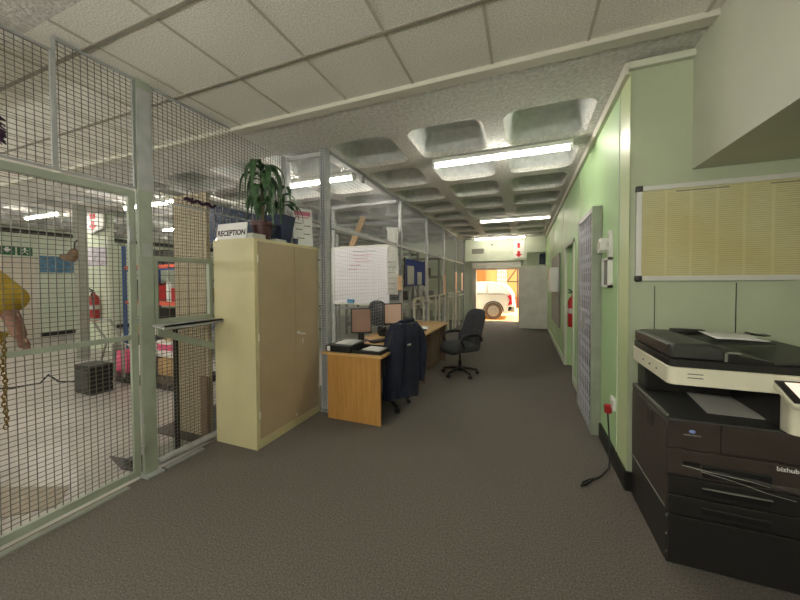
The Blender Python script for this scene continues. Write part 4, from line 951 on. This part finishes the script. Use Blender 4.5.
# tassel and chain on gate
ts = thing('purple_tassel', 'dark purple feathery tassel at the far left upper mesh edge', 'tassel', (GX+.06, .84, 2.33))
m = MB()
for k in range(90):
    a = random.random()*6.28; z = 2.36+.14*random.random(); m.tube([(GX+.06,.845,z), (GX+.06+.04*math.cos(a),.845+.05*math.sin(a),z-.03)], .004, 4)
m.tube([(GX+.06,.845,2.35), (GX+.06,.845,2.52)], .012, 6); m.build('fibres', 'purple', ts)
chn = thing('gate_chain', 'brassy steel chain hanging at the far left of the mesh gate', 'chain', (GX+.04, .86, .7))
m = MB()
for k in range(24):
    z = .72+.022*k; 
    pts = []
    for i in range(12):
        a = 2*PI*i/12; u_ = .009*math.cos(a); v_ = .016*math.sin(a)
        pts.append((GX+.045+(u_ if k % 2 else 0), .862+(0 if k % 2 else u_)+.004*math.sin(k*.7), z+v_))
    m.tube(pts, .0032, 5, closed=True)
m.build('links', 'chainm', chn, smooth=True)
# upper left bits: small clutter at the ceiling
one('cable_bundle', MB().tube([(-3.2,.35,3.0), (-3.1,.75,2.98), (-2.95,.95,3.04), (-2.98,1.02,3.08)], .02, 8), 'white', 'white cable bundle under the ceiling in the upper left corner', 'cable', smooth=True)

# ---------------------------------------------------------------- person (mostly outside the frame)
def skin(name, verts, edges, radii, m, parent, root=0, sub=2, smooth=True):
    me = bpy.data.meshes.new(name); me.from_pydata([Vector(v)-OFF[parent] for v in verts], edges, []); me.update()
    o = bpy.data.objects.new(name, me); COL.objects.link(o); o.parent = parent; OFF[o] = OFF[parent]
    sk = o.modifiers.new('skin', 'SKIN'); sk.use_smooth_shade = True
    if not me.skin_vertices: 
        bpy.context.view_layer.objects.active = o
    for i, v in enumerate(me.skin_vertices[0].data):
        r = radii[i]; v.radius = r if isinstance(r, tuple) else (r, r); v.use_root = (i == root)
    sb = o.modifiers.new('sub', 'SUBSURF'); sb.levels = sb.render_levels = sub
    me.materials.append(M[m]); return o
pe = thing('person', 'person in a mustard yellow shirt behind the mesh gate, one arm lowered', 'person', (-3.86, 1.02, 0))
bxp, byp = -3.86, 1.02
f2 = Vector((.94, .34, 0)).normalized()   # lateral, toward the visible arm
fw = Vector((.34, -.94, 0)).normalized()  # facing
def B(l, f_, z): v = Vector((bxp, byp, z))+f2*l+fw*f_; return tuple(v)
vs = [B(0,0,.98), B(0,0,1.15), B(0,0,1.38), B(0,.0,1.55), B(0,.01,1.66), B(0,.03,1.74), B(0,.04,1.84), B(0,.03,1.92),
      B(.19,0,1.56), B(.36,.0,1.30), B(.46,.03,1.16), B(.475,.035,1.14),
      B(-.17,0,1.56), B(-.24,-.02,1.28), B(-.25,.06,1.03), B(-.25,.08,.98),
      B(.09,0,.92), B(.11,.02,.50), B(.11,-.01,.09), B(.115,.14,.04),
      B(-.09,0,.92), B(-.11,.02,.50), B(-.11,-.01,.09), B(-.115,.14,.04)]
es = [(0,1),(1,2),(2,3),(3,4),(4,5),(5,6),(6,7),(3,8),(8,9),(9,10),(10,11),(3,12),(12,13),(13,14),(14,15),(0,16),(16,17),(17,18),(18,19),(0,20),(20,21),(21,22),(22,23)]
rd = [(.15,.11),(.135,.10),(.15,.11),(.11,.08),.058,.075,.095,.06, .06,.052,.04,.032, .065,.055,.04,.032, .085,.058,.04,.032, .085,.058,.04,.032]
skin('body', vs, es, rd, 'skin', pe)
# hands
for (w_, fd, side) in ((Vector(B(.475,.035,1.14)), Vector(B(.53,.055,1.07))-Vector(B(.475,.035,1.14)), 1), (Vector(B(-.25,.08,.98)), Vector((0,0,-1)), -1)):
    fd = fd.normalized(); lat = fd.cross(fw).normalized(); nrm = lat.cross(fd)
    hv = [w_-fd*.02, w_+fd*.045, w_+fd*.085]; he = [(0,1),(1,2)]; hr = [.024,(.036,.018),(.036,.015)]
    skin('hand', hv, he, hr, 'skin', pe)
    for k in range(4):
        b0 = w_+fd*.075+lat*(-.027+.018*k); Lf = (.034,.040,.037,.028)[k]
        skin('finger', [b0, b0+fd*Lf, b0+fd*Lf*1.65+nrm*.012, b0+fd*Lf*2.0+nrm*.028], [(0,1),(1,2),(2,3)], [.009,.0085,.008,.006], 'skin', pe)
    b0 = w_+fd*.02-lat*.022
    skin('thumb', [b0, b0-lat*.024+fd*.028+nrm*.01, b0-lat*.03+fd*.058+nrm*.02], [(0,1),(1,2)], [.012,.010,.007], 'skin', pe)
# shirt: torso and two sleeves
skin('shirt', [B(0,0,.74), B(0,0,.98), B(0,0,1.15), B(0,0,1.38), B(0,0,1.56), B(0,0,1.62), B(.19,.0,1.575), B(.29,.0,1.45), B(.40,.0,1.35), B(-.18,0,1.57), B(-.235,0,1.42), B(-.25,0,1.30)],
     [(0,1),(1,2),(2,3),(3,4),(4,5),(4,6),(6,7),(7,8),(4,9),(9,10),(10,11)],
     [(.27,.18),(.23,.15),(.175,.13),(.185,.14),(.12,.1),.075,.10,.125,.135,.085,.095,.1], 'yellow', pe, root=1)
skin('trousers', [B(0,0,.96), B(.1,0,.88), B(.11,.02,.50), B(.11,0,.1), B(-.1,0,.88), B(-.11,.02,.50), B(-.11,0,.1)], [(0,1),(1,2),(2,3),(0,4),(4,5),(5,6)], [(.14,.10),.10,.08,.065,.10,.08,.065], 'trouser', pe)
for s_ in (1, -1): skin('shoe', [B(.11*s_,-.05,.05), B(.115*s_,.06,.045), B(.12*s_,.17,.04)], [(0,1),(1,2)], [.05,.048,.035], 'blackpl', pe)
MB().ball(B(0,.02,1.87), .115, 1, 1, 1.05).build('hair', 'hair', pe, smooth=True)
m = MB(); m.ball(B(.035,.118,1.84), .014).ball(B(-.035,.118,1.84), .014); m.build('eyes', 'eye', pe, smooth=True)
m = MB(); m.ball(B(0,.135,1.80), .018, 1, 1, 1.5); m.build('nose', 'skin', pe, smooth=True)
m = MB(); m.tube([B(-.028,.118,1.755), B(0,.128,1.752), B(.028,.118,1.755)], .007); m.build('mouth', 'dred', pe, smooth=True)
for s_ in (1, -1): MB().ball(B(.1*s_,.02,1.82), .028, .6, .8, 1.2).build('ear', 'skin', pe, smooth=True)

# ---------------------------------------------------------------- outdoors
struct('ground', MB().box(-14, 12, EY+.25, 40, -.12, -.02), 'yard')
struct('wall_yard', MB().box(-14, 12, 20, 20.3, -.1, 3.2), 'ywall')
one('breeze_block_screen', MB().box(-1.5, -.95, 19.9, 19.99, 0, 2.5), 'paper2', 'pale pierced block panel on the sunlit yard wall', 'screen')
m = MB()
for i in range(4):
    for j in range(4): m.box(-1.46+.13*i, -1.37+.13*i, 19.88, 19.9, 1.4+.28*j, 1.58+.28*j)
m.build('openings', 'greymet', bpy.data.objects['breeze_block_screen'])
one('orange_pier', MB().box(-2.75, -2.2, 19.7, 19.99, -.02, 3.0), 'owall', 'orange plaster pier on the sunlit yard wall', 'pier')
one('orange_plinth', MB().box(-.9, 1.5, 19.6, 19.99, -.02, .6), 'owall', 'orange plinth along the bottom of the yard wall', 'plinth')
one('yard_rail', MB().tube([(-.9,19.5,1.5), (-.35,19.5,2.3)], .03).tube([(-.9,19.5,1.5), (0.3,19.5,1.5)], .03).tube([(-.35,19.5,0),(-.35,19.5,2.3)],.03), 'blackpl', 'dark angled metal rail in front of the yard wall', 'rail', smooth=True)
car = thing('car', 'white hatchback parked outside the doorway, seen from its rear side', 'car', (-2.4, 14.2, 0))
def carprof(k):  # side profile points x,z (rear at right)
    return [(-.42,.42), (-.36,.62), (-.40,.98), (-.55,1.22), (-.75,1.42), (-1.3,1.50), (-2.4,1.50), (-3.1,1.12), (-4.1,.98), (-4.35,.72), (-4.35,.35), (-4.0,.22), (-.55,.24)]
m = MB(); W = 1.7; y0 = 13.36
sections = [(0, .93, .03), (.08, 1, 0), (W-.08, 1, 0), (W, .93, .03)]
V = []
for (dy, sc, dz) in sections:
    row = []
    for (xx, zz) in carprof(0):
        tum = .16*max(0, (zz-1.0)/.5)
        yy = y0+dy+(tum if dy < W/2 else -tum); row.append(m.bm.verts.new((-2.35+(xx+2.35)*(1 if sc == 1 else .985), yy, zz*1.0 if sc == 1 else .24+(zz-.24)*.985+.01)))
    V.append(row)
n = len(V[0])
for A, Bq in zip(V, V[1:]):
    for k in range(n): m.bm.faces.new((A[k], A[(k+1)%n], Bq[(k+1)%n], Bq[k]))
m.bm.faces.new(V[0]); m.bm.faces.new(V[-1]); m.build('body', 'carw', car, smooth=True, bevel=.02)
MB().prism([(-.72,y0+.035,1.06), (-.92,y0+.14,1.38), (-1.35,y0+.155,1.42), (-1.35,y0+.035,1.06)], (0,-.015,0)).build('window', 'carg', car)
MB().prism([(-1.43,y0+.035,1.06), (-1.43,y0+.155,1.42), (-2.35,y0+.155,1.42), (-2.9,y0+.035,1.06)], (0,-.015,0)).build('window', 'carg', car)
MB().box(-4.2, -.6, y0-.012, y0+.01, 1.0, 1.02).build('side_moulding', 'greymet', car)
MB().prism([(-.62,y0-.015,.96), (-.46,y0-.015,.98), (-.44,y0-.015,.62), (-.60,y0-.015,.55), (-.52,y0-.015,.78)], (0,.1,0)).build('tail_light', 'tail', car)
MB().box(-.62, -.33, y0+.0, y0+W, .30, .55, bev=.04).build('bumper', 'greymet', car, smooth=True)
for xx in (-1.15, -3.6):
    for yy in (y0-.02, y0+W-.2):
        w = MB().tube([(xx,yy,.33), (xx,yy+.2,.33)], .34, 28).build('wheel', 'tyre', car, smooth=True)
        MB().tube([(xx,yy-.012,.33), (xx,yy+.0,.33)], .22, 24).build('hub_cap', 'rim', w)
        m = MB()
        for k in range(7): a = 2*PI*k/7; m.tube([(xx+.06*math.cos(a),yy-.016,.33+.06*math.sin(a)), (xx+.18*math.cos(a),yy-.016,.33+.18*math.sin(a))], .012, 5)
        m.build('spokes', 'greymet', w)
    MB().tube([(xx+.38*math.cos(a), y0-.005, .33+.38*math.sin(a)) for a in [PI*k/14 for k in range(15)]], .025, 6).build('wheel_arch', 'dgrey', car, smooth=True)

# ---------------------------------------------------------------- light
wd = bpy.data.worlds.new('World'); SC.world = wd; wd.use_nodes = True
nt = wd.node_tree; bg = nt.nodes['Background']
bg.inputs[0].default_value = (1, .95, .88, 1); bg.inputs[1].default_value = 2.3
sl = bpy.data.lights.new('sun', 'SUN'); sl.energy = 7; sl.angle = .05; sl.color = (1, .9, .76)
so_ = bpy.data.objects.new('sun', sl); COL.objects.link(so_); so_.rotation_euler = (0, math.radians(48), math.radians(8))

# ---------------------------------------------------------------- camera
cam = bpy.data.cameras.new('camera'); co = bpy.data.objects.new('camera', cam); COL.objects.link(co)
cam.sensor_fit = 'HORIZONTAL'; cam.sensor_width = 36; cam.lens = 318.3/800*36; cam.shift_y = -11/800; cam.clip_start = .02; cam.clip_end = 200
yaw, pit, rol = (math.radians(a) for a in (-21.28, -1.345, -.31))
f = Vector((math.sin(yaw)*math.cos(pit), math.cos(yaw)*math.cos(pit), math.sin(pit)))
r = Vector((math.cos(yaw), -math.sin(yaw), 0)); u = r.cross(f)
r2 = r*math.cos(rol)+u*math.sin(rol); u2 = -r*math.sin(rol)+u*math.cos(rol)
Rm = Matrix((r2, u2, -f)).transposed(); co.matrix_world = Matrix.Translation((0,0,1.54)) @ Rm.to_4x4()
SC.camera = co
vs_ = SC.view_settings; vs_.view_transform = 'Standard'; vs_.look = 'None'; vs_.gamma = 1; vs_.use_curve_mapping = False; vs_.exposure = 1.25
SC.cycles.use_denoising = True; SC.cycles.max_bounces = 8; SC.cycles.diffuse_bounces = 5; SC.cycles.sample_clamp_indirect = 6
